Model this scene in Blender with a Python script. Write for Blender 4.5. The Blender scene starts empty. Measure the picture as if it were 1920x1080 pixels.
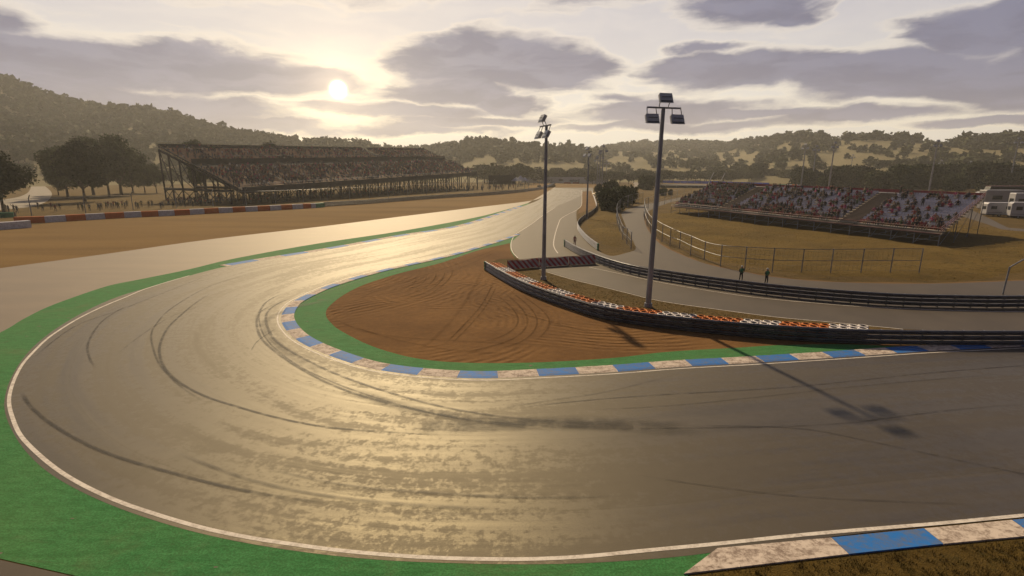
import bpy, bmesh, math, random
import numpy as np
from mathutils import Vector, Matrix, noise as mnoise
from mathutils.geometry import tessellate_polygon

random.seed(7); RNG = np.random.default_rng(7)
S = bpy.context.scene; COL = S.collection
H = 12.0; PITCH = math.radians(13.05); FPX = 960.0
R = math.radians

# ---------------------------------------------------------------- camera
cam = bpy.data.cameras.new('camera'); cam_o = bpy.data.objects.new('camera', cam); COL.objects.link(cam_o)
cam_o.location = (0, 0, H); cam_o.rotation_euler = (math.pi/2 - PITCH, 0, 0)
cam.sensor_width = 36; cam.lens = 18.0; cam.clip_start = 0.2; cam.clip_end = 9000
S.camera = cam_o

def at(px, py, z=0.0):
    """the world point at height z seen in the photograph at pixel px, py"""
    d = Vector((0, math.cos(PITCH), -math.sin(PITCH))) + Vector((1, 0, 0))*((px-960)/FPX) - Vector((0, math.sin(PITCH), math.cos(PITCH)))*((py-540)/FPX)
    t = (z-H)/d.z
    return Vector((d.x*t, d.y*t, z))
def dirpx(px, py):
    d = Vector((0, math.cos(PITCH), -math.sin(PITCH))) + Vector((1, 0, 0))*((px-960)/FPX) - Vector((0, math.sin(PITCH), math.cos(PITCH)))*((py-540)/FPX)
    d.normalize()
    return math.atan2(d.x, d.y), math.asin(d.z)

# ---------------------------------------------------------------- sun, sky
SUN_EL, SUN_AZ = R(37.7), R(-14.4)
sl = bpy.data.lights.new('sun', 'SUN'); sl.energy = 5.5; sl.angle = R(1.1); sl.color = (1.0, 0.775, 0.47)
so = bpy.data.objects.new('sun', sl); COL.objects.link(so)
sd = Vector((math.sin(SUN_AZ)*math.cos(SUN_EL), math.cos(SUN_AZ)*math.cos(SUN_EL), math.sin(SUN_EL)))
so.rotation_euler = sd.to_track_quat('Z', 'Y').to_euler(); so.location = (0, 100, 200)

S.view_settings.view_transform = 'Standard'; S.view_settings.look = 'None'
S.view_settings.exposure = 0.0; S.view_settings.gamma = 1.0

class NT:
    """small helper to write node trees"""
    def __init__(s, tree): s.t = tree; s.n = tree.nodes; s.l = tree.links
    def new(s, typ, **kw):
        nd = s.n.new(typ)
        for k, v in kw.items():
            if k.startswith('i_'):
                key = k[2:]
                key = int(key) if key.isdigit() else key.replace('_', ' ')
                s.put(nd.inputs[key], v)
            else: setattr(nd, k, v)
        return nd
    def put(s, sock, v):
        if isinstance(v, bpy.types.NodeSocket): s.l.new(v, sock)
        elif isinstance(v, bpy.types.Node): s.l.new(v.outputs[0], sock)
        else:
            if sock.type == 'RGBA' and len(v) == 3: v = (*v, 1)
            sock.default_value = v
    def math(s, op, a, b=None, c=None, clamp=False):
        nd = s.n.new('ShaderNodeMath'); nd.operation = op; nd.use_clamp = clamp
        s.put(nd.inputs[0], a)
        if b is not None: s.put(nd.inputs[1], b)
        if c is not None: s.put(nd.inputs[2], c)
        return nd.outputs[0]
    def vmath(s, op, a, b=None, out=0):
        nd = s.n.new('ShaderNodeVectorMath'); nd.operation = op
        s.put(nd.inputs[0], a)
        if b is not None: s.put(nd.inputs[1], b)
        return nd.outputs['Value'] if op in ('LENGTH', 'DOT_PRODUCT', 'DISTANCE') else nd.outputs[0]
    def mix(s, f, a, b, blend='MIX'):
        nd = s.n.new('ShaderNodeMix'); nd.data_type = 'RGBA'; nd.blend_type = blend
        s.put(nd.inputs[0], f); s.put(nd.inputs[6], a); s.put(nd.inputs[7], b)
        return nd.outputs[2]
    def noise(s, vec, scale, detail=4, rough=0.55, dist=0.0):
        nd = s.n.new('ShaderNodeTexNoise'); s.put(nd.inputs['Vector'], vec)
        nd.inputs['Scale'].default_value = scale; nd.inputs['Detail'].default_value = detail
        nd.inputs['Roughness'].default_value = rough; nd.inputs['Distortion'].default_value = dist
        return nd.outputs['Fac']
    def ramp(s, f, stops, interp='LINEAR'):
        nd = s.n.new('ShaderNodeValToRGB'); s.put(nd.inputs[0], f); cr = nd.color_ramp; cr.interpolation = interp
        while len(cr.elements) < len(stops): cr.elements.new(0.5)
        for e, (p, c) in zip(cr.elements, stops):
            e.position = p; e.color = (*c, 1) if not isinstance(c, (int, float)) else (c, c, c, 1)
        return nd.outputs[0]
    def smooth(s, v, lo, hi):
        nd = s.n.new('ShaderNodeMapRange'); nd.interpolation_type = 'SMOOTHSTEP'
        s.put(nd.inputs[0], v); nd.inputs[1].default_value = lo; nd.inputs[2].default_value = hi
        return nd.outputs[0]

W = bpy.data.worlds.new("World"); S.world = W; W.use_nodes = True
w = NT(W.node_tree); w.n.clear()
tc = w.new('ShaderNodeTexCoord'); sep = w.new('ShaderNodeSeparateXYZ', i_0=tc.outputs['Generated'])
X, Y, Z = sep.outputs
az = w.math('ARCTAN2', X, Y); el = w.math('ARCSINE', Z)
comb = w.new('ShaderNodeCombineXYZ', i_0=az, i_1=el)
warp_in = w.new('ShaderNodeCombineXYZ', i_0=w.math('MULTIPLY', az, 6.0), i_1=w.math('MULTIPLY', el, 15.0))
n1 = w.new('ShaderNodeTexNoise', i_Vector=warp_in.outputs[0]); n1.inputs['Scale'].default_value = 1.0; n1.inputs['Detail'].default_value = 6; n1.inputs['Roughness'].default_value = 0.55
wv = w.vmath('SUBTRACT', n1.outputs['Color'], (0.5, 0.5, 0.5)); wv = w.vmath('MULTIPLY', wv, (0.20, 0.060, 0))
pw = w.vmath('ADD', comb.outputs[0], wv)
n2 = w.new('ShaderNodeTexNoise', i_Vector=w.vmath('MULTIPLY', pw, (6.0, 30.0, 0))); n2.inputs['Scale'].default_value = 1.0; n2.inputs['Detail'].default_value = 7; n2.inputs['Roughness'].default_value = 0.5
blobs = [(40,105,300,50,1),(330,128,330,46,1),(520,142,150,30,1),(330,200,240,30,.8),(450,232,190,14,.7),(20,40,80,28,.6),
 (890,112,130,50,1.1),(970,128,180,44,1.1),(840,170,120,26,1),(780,210,170,14,.8),(950,200,70,18,.9),(900,232,160,12,.8),
 (1250,208,200,26,1),(1300,125,90,26,.9),(1450,132,190,34,1),(1660,142,250,42,1.1),(1860,155,150,48,1.1),(1900,195,110,24,1),
 (1600,218,240,13,.8),(1420,216,210,12,.7),(1860,234,160,11,.8),(1400,8,130,34,.8),(1460,32,70,16,.6),(1800,62,120,44,.9),(1900,40,90,54,1),
 (1310,92,60,9,.6),(1280,238,320,11,.6),(760,246,200,11,.6),(1150,182,60,9,.5),(1900,100,90,40,.6),(1000,-60,300,60,.7),(300,-80,300,50,.6),(1600,-120,300,60,.9),(-200,150,250,50,1),(2150,140,260,60,1)]
dens = None
for cx, cy, rx, ry, st in blobs:
    a0, e0 = dirpx(cx, cy); a1, _ = dirpx(cx+rx, cy); _, e1 = dirpx(cx, cy-ry)
    v = w.vmath('SUBTRACT', pw, (a0, e0, 0)); v = w.vmath('MULTIPLY', v, (1/abs(a1-a0), 1/abs(e1-e0), 0))
    b = w.math('MULTIPLY', w.math('SUBTRACT', 1.25, w.vmath('LENGTH', v)), st)
    dens = b if dens is None else w.math('SMOOTH_MAX', dens, b, 0.12)
dens = w.math('ADD', w.math('MAXIMUM', dens, -0.35), w.math('MULTIPLY', w.math('SUBTRACT', n2.outputs['Fac'], 0.5), 1.5))
dens = w.smooth(dens, -0.32, 0.78)
# clear sky: cream at the horizon, grey rose above, seen through a physical sky
nish = w.new('ShaderNodeTexSky'); nish.sky_type = 'NISHITA'; nish.sun_disc = False
nish.sun_elevation = SUN_EL; nish.sun_rotation = SUN_AZ % (2*math.pi); nish.dust_density = 3.0
clear = w.ramp(w.smooth(el, -0.02, 0.6), [(0.0, (.88,.83,.71)), (.12, (.78,.75,.71)), (.35, (.62,.60,.63)), (1.0, (.44,.44,.52))])
base = w.mix(0.12, clear, w.vmath('SCALE', nish.outputs[0], None)) if False else None
nsc = w.new('ShaderNodeVectorMath', operation='SCALE'); w.put(nsc.inputs[0], nish.outputs[0]); nsc.inputs[3].default_value = 0.06
base = w.mix(0.10, clear, nsc.outputs[0])
# brightness round the low sun
sa, se = dirpx(634, 168)
sv = Vector((math.sin(sa)*math.cos(se), math.cos(sa)*math.cos(se), math.sin(se)))
dotp = w.vmath('DOT_PRODUCT', w.vmath('NORMALIZE', tc.outputs['Generated']), tuple(sv))
ang = w.math('ARCCOSINE', w.math('MINIMUM', dotp, 0.9999999))
glow_wide = w.math('EXPONENT', w.math('MULTIPLY', ang, -4.2)); glow_mid = w.math('EXPONENT', w.math('MULTIPLY', ang, -20.0)); 
disc = w.math('EXPONENT', w.math('MULTIPLY', w.math('POWER', w.math('MULTIPLY', ang, 215.0), 1.5), -1.0))
bright = w.mix(1.0, base, w.mix(glow_wide, (1, 1, 1), (1.32, 1.22, 1.02)), 'MULTIPLY')
edge = w.mix(1.0, bright, (1.14, 1.10, 1.02), 'MULTIPLY')
grey = w.mix(1.0, w.mix(glow_wide, (.125, .143, .250), (.30, .295, .35)), (1, 1, 1), 'MULTIPLY')
n4 = w.new('ShaderNodeTexNoise', i_Vector=w.vmath('MULTIPLY', pw, (5.0, 22.0, 0))); n4.inputs['Scale'].default_value = 1.6; n4.inputs['Detail'].default_value = 4; n4.inputs['Roughness'].default_value = 0.5
bright = w.mix(w.smooth(n4.outputs['Fac'], .35, .7), w.mix(1.0, bright, (.95, .95, .97), 'MULTIPLY'), w.mix(1.0, bright, (1.03, 1.02, 1.01), 'MULTIPLY'))
grey = w.mix(w.smooth(n4.outputs['Fac'], .38, .62), w.mix(1.0, grey, (.90, .90, .93), 'MULTIPLY'), w.mix(1.0, grey, (1.28, 1.24, 1.18), 'MULTIPLY'))
cl = w.mix(w.smooth(dens, 0.0, 0.16), bright, edge)
cl = w.mix(w.smooth(dens, 0.05, 0.80), cl, grey)
halo = w.mix(1.0, (0.0, 0.0, 0.0), (0, 0, 0))
addm = w.new('ShaderNodeVectorMath', operation='SCALE'); addm.inputs[0].default_value = (.8, .60, .36); w.put(addm.inputs[3], glow_mid)
addd = w.new('ShaderNodeVectorMath', operation='SCALE'); addd.inputs[0].default_value = (300, 215, 120); w.put(addd.inputs[3], disc)
tot = w.vmath('ADD', w.vmath('ADD', cl, addm.outputs[0]), addd.outputs[0])
# dark tone put into the unseen sky overhead and behind, lowering fill light
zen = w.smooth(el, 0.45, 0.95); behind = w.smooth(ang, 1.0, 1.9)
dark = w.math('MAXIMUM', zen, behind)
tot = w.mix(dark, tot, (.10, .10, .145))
# below the horizon the ground colour
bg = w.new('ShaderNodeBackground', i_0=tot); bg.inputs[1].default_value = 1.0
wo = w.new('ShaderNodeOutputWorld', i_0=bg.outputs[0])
W.cycles.sampling_method = 'MANUAL'; W.cycles.sample_map_resolution = 2048
S.cycles.use_denoising = True; S.cycles.max_bounces = 6; S.cycles.transparent_max_bounces = 12; S.cycles.volume_bounces = 1
S.cycles.sample_clamp_indirect = 4.0

# ---------------------------------------------------------------- materials
def mat(name):
    m = bpy.data.materials.new(name); m.use_nodes = True
    t = NT(m.node_tree); t.n.clear()
    bs = t.new('ShaderNodeBsdfPrincipled'); out = t.new('ShaderNodeOutputMaterial', i_0=bs.outputs[0])
    return m, t, bs
def wpos(t):
    g = t.new('ShaderNodeNewGeometry'); return g.outputs['Position']
def bump(t, bs, h, strength=.3, dist=.05):
    b = t.new('ShaderNodeBump', i_Height=h); b.inputs['Strength'].default_value = strength; b.inputs['Distance'].default_value = dist
    t.put(bs.inputs['Normal'], b.outputs[0])
def simple(name, col, rough=.7, metal=0.0, var=.25, scale=1.5, spec=.5, bmp=0.0):
    m, t, bs = mat(name); p = wpos(t)
    n = t.noise(p, scale, 5)
    a = tuple(c*(1-var) for c in col); b = tuple(min(1, c*(1+var)) for c in col)
    t.put(bs.inputs['Base Color'], t.mix(t.smooth(n, .3, .7), a, b))
    bs.inputs['Roughness'].default_value = rough; bs.inputs['Metallic'].default_value = metal
    bs.inputs['Specular IOR Level'].default_value = spec
    if bmp: bump(t, bs, t.noise(p, scale*6, 4), bmp, .03)
    return m
def obj_varied(name, col, rough=.8, var=.5, scale=.6, hue=None):
    """foliage: colour varies leaf clump by clump and from tree to tree"""
    m, t, bs = mat(name); p = wpos(t)
    oi = t.new('ShaderNodeObjectInfo')
    n = t.noise(p, scale, 3); n3 = t.noise(p, scale*.03, 2)
    f = t.math('ADD', t.math('MULTIPLY', n, .8), t.math('MULTIPLY', oi.outputs['Random'], .3))
    f = t.math('ADD', f, t.math('MULTIPLY', t.math('SUBTRACT', n3, .5), .8))
    a = tuple(c*(1-var) for c in col); b = hue or tuple(c*(1+var) for c in col)
    t.put(bs.inputs['Base Color'], t.mix(t.smooth(f, .25, .95), a, b))
    bs.inputs['Roughness'].default_value = rough; bs.inputs['Specular IOR Level'].default_value = .15
    return m

def mat_track():
    m, t, bs = mat('track_asphalt'); bs.inputs['Specular Tint'].default_value = (1, .86, .50, 1); p = wpos(t)
    uv = t.new('ShaderNodeUVMap'); uv.uv_map = 'UVMap'
    s = t.new('ShaderNodeSeparateXYZ', i_0=uv.outputs[0]); U, V = s.outputs[0], s.outputs[1]
    # long streaks along the track, patches broken by noise
    vec = t.new('ShaderNodeCombineXYZ', i_0=t.math('MULTIPLY', U, .045), i_1=t.math('MULTIPLY', V, 9.0))
    st = t.noise(vec.outputs[0], 1.0, 5, .6, .3)
    vec2 = t.new('ShaderNodeCombineXYZ', i_0=t.math('MULTIPLY', U, .08), i_1=t.math('MULTIPLY', V, 46.0))
    st2 = t.noise(vec2.outputs[0], 1.0, 4, .6)
    vec3 = t.new('ShaderNodeCombineXYZ', i_0=t.math('MULTIPLY', U, .02), i_1=t.math('MULTIPLY', V, 110.0))
    st3 = t.noise(vec3.outputs[0], 1.0, 3, .5)
    fine = t.noise(p, 1.6, 6, .65); finer = t.noise(p, 26, 3, .6); big = t.noise(p, .07, 3)
    grit = t.noise(t.vmath('MULTIPLY', p, (1, 1, 1)), 4.5, 5, .75)
    patch = t.smooth(t.math('ADD', t.math('MULTIPLY', st, .62), t.math('ADD', t.math('MULTIPLY', t.math('SUBTRACT', fine, .5), .35), t.math('MULTIPLY', t.math('SUBTRACT', grit, .5), .35))), .265, .335)
    mid = t.math('ADD', t.math('MULTIPLY', st2, .5), t.math('MULTIPLY', fine, .5))
    # rubbered line: darkest a little outside the inner kerb
    rub = t.math('EXPONENT', t.math('MULTIPLY', t.math('POWER', t.math('DIVIDE', t.math('SUBTRACT', V, .22), .14), 2.0), -1.0))
    rub2 = t.math('MULTIPLY', rub, t.smooth(st3, .42, .62))
    c = t.mix(t.smooth(mid, .35, .65), (.030, .0260, .0300), (.046, .040, .043))
    c = t.mix(t.math('MULTIPLY', t.math('SUBTRACT', 1.0, patch), .42), c, (.040, .032, .030))
    c = t.mix(t.math('MULTIPLY', rub2, .55), c, (.026, .022, .023))
    c = t.mix(t.math('MULTIPLY', t.smooth(st3, .60, .75), .25), c, (.04, .032, .03))
    c = t.mix(t.smooth(finer, .3, .75), t.mix(.18, c, (0, 0, 0)), c)
    fv = t.math('ABSOLUTE', t.math('SUBTRACT', t.math('FRACT', t.math('MULTIPLY', V, 3.0)), .5)); seam = t.math('SUBTRACT', 1.0, t.smooth(fv, .003, .010))
    c = t.mix(t.math('MULTIPLY', seam, .35), c, (.014, .012, .012))
    lane = t.smooth(t.noise(t.new('ShaderNodeCombineXYZ', i_0=t.math('FLOOR', t.math('ADD', t.math('MULTIPLY', V, 3.0), .5)), i_1=t.math('FLOOR', t.math('MULTIPLY', U, .028))).outputs[0], 3.3, 0), .35, .65)
    c = t.mix(t.math('MULTIPLY', lane, .12), c, (.09, .078, .075))
    t.put(bs.inputs['Base Color'], c)
    r = t.math('ADD', .50, t.math('MULTIPLY', t.math('SUBTRACT', 1.0, patch), .11))
    r = t.math('ADD', r, t.math('MULTIPLY', t.math('SUBTRACT', finer, .5), .16))
    r = t.math('ADD', r, t.math('MULTIPLY', t.math('SUBTRACT', st2, .5), .22))
    t.put(bs.inputs['Roughness'], r); bs.inputs['Specular IOR Level'].default_value = .48
    bump(t, bs, t.math('ADD', finer, t.noise(p, 90, 2)), .35, .008)
    return m
def mat_asphalt(name, c0, c1, rough, spec=.5, stretch=(1, 1, 1)):
    m, t, bs = mat(name); bs.inputs['Specular Tint'].default_value = (1, .86, .55, 1); p = wpos(t); ps = t.vmath('MULTIPLY', p, stretch)
    n = t.noise(ps, .35, 6, .6); f = t.noise(p, 20, 3)
    t.put(bs.inputs['Base Color'], t.mix(t.smooth(f, .2, .8), t.mix(.12, t.mix(t.smooth(n, .3, .7), c0, c1), (0, 0, 0)), t.mix(t.smooth(n, .3, .7), c0, c1)))
    t.put(bs.inputs['Roughness'], t.math('ADD', rough-.05, t.math('MULTIPLY', n, .1))); bs.inputs['Specular IOR Level'].default_value = spec
    bump(t, bs, f, .15, .006)
    return m
def mat_green():
    m, t, bs = mat('green_turf'); p = wpos(t)
    ps = t.vmath('MULTIPLY', p, (1.0, 3.0, 1.0))
    n = t.noise(ps, 1.2, 6, .6, .5); f = t.noise(p, 14, 4, .6); big = t.noise(p, .12, 3); chip = t.noise(t.vmath('MULTIPLY', p, (.7, 1.6, 1)), .9, 4, .5)
    c = t.mix(t.smooth(n, .3, .7), (.027, .145, .042), (.050, .205, .068))
    c = t.mix(t.smooth(f, .35, .65), t.mix(.5, c, (.012, .045, .010)), c); c = t.mix(t.math('MULTIPLY', t.smooth(t.noise(p, .5, 6, .7), .5, .75), .45), c, (.075, .115, .045))
    c = t.mix(t.smooth(big, .35, .7), c, t.mix(.25, c, (.09, .16, .05)))
    c = t.mix(t.smooth(chip, .70, .715), c, (.13, .10, .09)); c = t.mix(t.math('MULTIPLY', t.smooth(t.noise(t.vmath('MULTIPLY', p, (.35, .9, 1)), .6, 7, .75, 1.2), .52, .72), .35), c, (.11, .10, .06))
    t.put(bs.inputs['Base Color'], c); bs.inputs['Roughness'].default_value = .85; bs.inputs['Specular IOR Level'].default_value = .12
    bump(t, bs, t.math('ADD', f, n), .6, .03)
    return m
def mat_dirt(name, ca, cb, furrow=False, scale=.15, stretch=(1, 1, 1), centres=()):
    m, t, bs = mat(name); p = wpos(t); ps = t.vmath('MULTIPLY', p, stretch)
    n = t.noise(ps, scale, 6, .6); n2 = t.noise(p, 2.2, 6, .65); f = t.noise(p, 30, 3)
    fac = t.math('ADD', t.math('MULTIPLY', n, .65), t.math('MULTIPLY', n2, .35))
    h = t.math('MULTIPLY', f, .15)
    if furrow:
        wob = t.vmath('MULTIPLY', t.vmath('SUBTRACT', t.new('ShaderNodeTexNoise', i_Vector=p, i_Scale=.22, i_Detail=3.0).outputs['Color'], (.5, .5, .5)), (1.3, 1.3, 0))
        pp = t.vmath('ADD', p, wob); acc = None
        for (cx, cy, sc, r0, r1, soft) in centres:
            d = t.vmath('LENGTH', t.vmath('MULTIPLY', t.vmath('SUBTRACT', pp, (cx, cy, 0)), (1, 1, 0)))
            ring = t.math('SINE', t.math('MULTIPLY', d, sc))
            mask = t.math('MULTIPLY', t.smooth(d, r0-soft, r0+soft), t.math('SUBTRACT', 1.0, t.smooth(d, r1-soft, r1+soft)))
            brk = t.smooth(t.noise(t.vmath('ADD', p, (cx*3.1, cy*1.7, 0)), .16, 3), .38, .62)
            rr = t.math('MULTIPLY', t.math('MULTIPLY', ring, mask), brk)
            acc = rr if acc is None else t.math('ADD', acc, rr)
        lin = t.math('SINE', t.math('MULTIPLY', t.vmath('DOT_PRODUCT', pp, (.22, 5.2, 0)), 1.0))
        acc = t.math('ADD', t.math('MULTIPLY', acc, 1.1), t.math('MULTIPLY', lin, .07))
        acc = t.math('MULTIPLY', acc, t.math('MULTIPLY', t.smooth(t.noise(p, .8, 5, .7), .3, .75), 1.1))
        h = t.math('ADD', h, t.math('MULTIPLY', acc, .9))
        fac = t.math('ADD', fac, t.math('MULTIPLY', acc, .07))
    else:
        h = t.math('ADD', h, t.math('MULTIPLY', n2, .8))
    t.put(bs.inputs['Base Color'], t.mix(t.smooth(fac, .32, .68), ca, cb))
    bs.inputs['Roughness'].default_value = .95; bs.inputs['Specular IOR Level'].default_value = .08
    bump(t, bs, h, .75, .09 if furrow else .06)
    return m
def mat_grass(name, a, b, c3, scale=.12):
    m, t, bs = mat(name); p = wpos(t)
    n = t.noise(p, scale, 6, .6, .4); n2 = t.noise(p, 1.5, 6, .7); f = t.noise(p, 22, 4, .7)
    c = t.mix(t.smooth(n, .35, .65), a, b); c = t.mix(t.smooth(n2, .45, .75), c, c3)
    c = t.mix(t.smooth(f, .3, .7), t.mix(.5, c, (.01, .01, .005)), c); c = t.mix(t.math('MULTIPLY', t.smooth(t.noise(t.vmath('MULTIPLY', p, (.5, 1.4, 1)), .55, 6, .75), .52, .70), .32), c, (.035, .026, .010))
    t.put(bs.inputs['Base Color'], c); bs.inputs['Roughness'].default_value = .95; bs.inputs['Specular IOR Level'].default_value = .08
    bump(t, bs, t.math('ADD', t.math('MULTIPLY', n2, 1.5), f), .9, .12)
    return m
def mat_worn(name, base, dirt, amt=.5, rough=.7):
    m, t, bs = mat(name); p = wpos(t)
    n = t.noise(t.vmath('MULTIPLY', p, (1, 1.6, 1)), 1.8, 7, .7, .6); n2 = t.noise(p, 9, 5, .7)
    k = t.math('ADD', t.math('MULTIPLY', n, .6), t.math('MULTIPLY', n2, .4))
    t.put(bs.inputs['Base Color'], t.mix(t.math('MULTIPLY', t.smooth(k, .42, .62), amt), base, dirt))
    bs.inputs['Roughness'].default_value = rough; bs.inputs['Specular IOR Level'].default_value = .12
    bump(t, bs, n2, .2, .01)
    return m

M = {}
M['track'] = mat_track()
M['service'] = mat_asphalt('service_asphalt', (.055, .046, .042), (.072, .060, .054), .65, .25)
M['runoff'] = mat_asphalt('runoff_asphalt', (.120, .094, .078), (.150, .118, .096), .60, .45, (.3, 1, 1))
M['green'] = mat_green()
M['ground'] = mat_grass('dry_grass', (.115, .075, .026), (.165, .108, .040), (.085, .068, .024))
M['mound'] = mat_grass('mound_grass', (.130, .083, .020), (.185, .120, .030), (.080, .062, .016), .09)
M['gravel'] = mat_dirt('gravel_trap', (.112, .066, .022), (.165, .101, .036), False, .09, (.25, 1.3, 1))
M['verge'] = mat_dirt('verge_dirt', (.115, .068, .030), (.16, .095, .042))
c1, c2 = at(880, 500), at(790, 575)
M['infield'] = mat_dirt('infield_dirt', (.098, .050, .019), (.165, .087, .032), True, .12, (1, 1, 1),
    [(-9, 40, 8.6, 5.5, 13, 1.6), (-6.5, 51, 8.0, 2, 8, 1.5), (-26, 58, 7.4, 10, 24, 2.5), (9, 48, 9.0, 9, 15, 1.5)])
M['line'] = mat_worn('line_paint', (.58, .54, .50), (.20, .16, .14), .55, .6)
M['kwhite'] = mat_worn('kerb_white', (.50, .43, .38), (.15, .11, .09), .9, .75)
M['kblue'] = mat_worn('kerb_blue', (.016, .135, .44), (.10, .12, .17), .8, .65)
M['rail'] = simple('galvanised_steel', (.12, .12, .135), .36, .8, .2, 2.0)
M['pole'] = simple('mast_steel', (.20, .205, .225), .5, .35, .2, .8)
M['fence'] = simple('fence_steel', (.20, .21, .24), .45, .6, .2, 2)
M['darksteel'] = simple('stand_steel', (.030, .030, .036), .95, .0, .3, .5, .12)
M['greencap'] = simple('green_plastic', (.02, .16, .075), .5)
M['t_white'] = mat_worn('tyre_white', (.70, .66, .66), (.22, .19, .18), .6, .6)
M['t_orange'] = mat_worn('tyre_orange', (.55, .16, .030), (.20, .07, .03), .5, .6)
M['rubber'] = simple('rubber', (.012, .012, .012), .8)
M['w_white'] = mat_worn('wall_white', (.50, .49, .53), (.20, .18, .19), .6, .6)
M['w_orange'] = mat_worn('wall_orange', (.46, .11, .022), (.25, .08, .03), .5, .6)
M['hoard'] = simple('hoarding_panel', (.34, .34, .38), .6, 0, .08, .3)
M['black'] = simple('black_paint', (.012, .012, .014), .5)
M['glass'] = simple('dark_glass', (.02, .025, .035), .12, 0, .1)
M['lampglass'] = simple('lamp_reflector', (.10, .11, .12), .2, .6, .4, 6)
M['lampbody'] = simple('lamp_housing', (.30, .31, .33), .45, .4, .15)
M['red'] = simple('red_paint', (.17, .014, .024), .5)
M['pinkrail'] = simple('faded_red_rail', (.20, .09, .085), .5)
M['seat_l'] = simple('seat_plastic_beige', (.34, .24, .17), .7, 0, .25, .4)
M['seat_r'] = simple('seat_plastic_grey', (.215, .22, .31), .55, 0, .15, .8)
M['step'] = simple('stair_wood', (.10, .062, .050), .8)
M['concrete'] = simple('concrete', (.22, .19, .16), .85, 0, .2, 1.0)
M['path'] = mat_asphalt('path_gravel', (.20, .18, .155), (.26, .23, .20), .8, .2)
M['blue'] = simple('blue_wall', (.02, .05, .50), .5, 0, .25, .15)
M['pink'] = simple('pink_runoff', (.50, .20, .16), .7, 0, .15, .2)
M['canvas'] = simple('cream_canvas', (.70, .58, .40), .8)
M['vwhite'] = simple('vehicle_white', (.36, .355, .37), .3, 0, .08, .5)
M['vgrey'] = simple('vehicle_grey', (.22, .21, .22), .35, 0, .1, .5)
M['wire'] = simple('wire_mesh', (.13, .13, .14), .6)
M['leaf'] = obj_varied('leaf_dark', (.018, .028, .009), .85, .45, .5, (.060, .078, .022))
M['leaf2'] = obj_varied('leaf_olive', (.045, .055, .020), .85, .45, .5, (.085, .090, .032))
M['bark'] = simple('bark', (.06, .045, .032), .9, 0, .3, 2)
M['skin'] = simple('skin', (.15, .085, .06), .6, 0, .1)
M['hair'] = simple('hair', (.03, .02, .015), .7)
shirts = {'black': (.018, .016, .020), 'red': (.30, .022, .03), 'crimson': (.22, .02, .05), 'dark green': (.03, .075, .03), 'grey': (.16, .16, .18),
 'white': (.55, .54, .55), 'pink': (.38, .05, .17), 'brown': (.09, .055, .035), 'navy': (.02, .028, .075), 'orange': (.42, .11, .025), 'tan': (.26, .19, .12)}
SH = {k: simple('cloth_'+k.replace(' ', '_'), tuple(c*.6 for c in v), .85, 0, .2, 8) for k, v in shirts.items()}
TR = [simple('trousers_denim', (.03, .04, .07), .85), simple('trousers_black', (.015, .015, .018), .85), simple('trousers_khaki', (.14, .11, .07), .85)]

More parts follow.
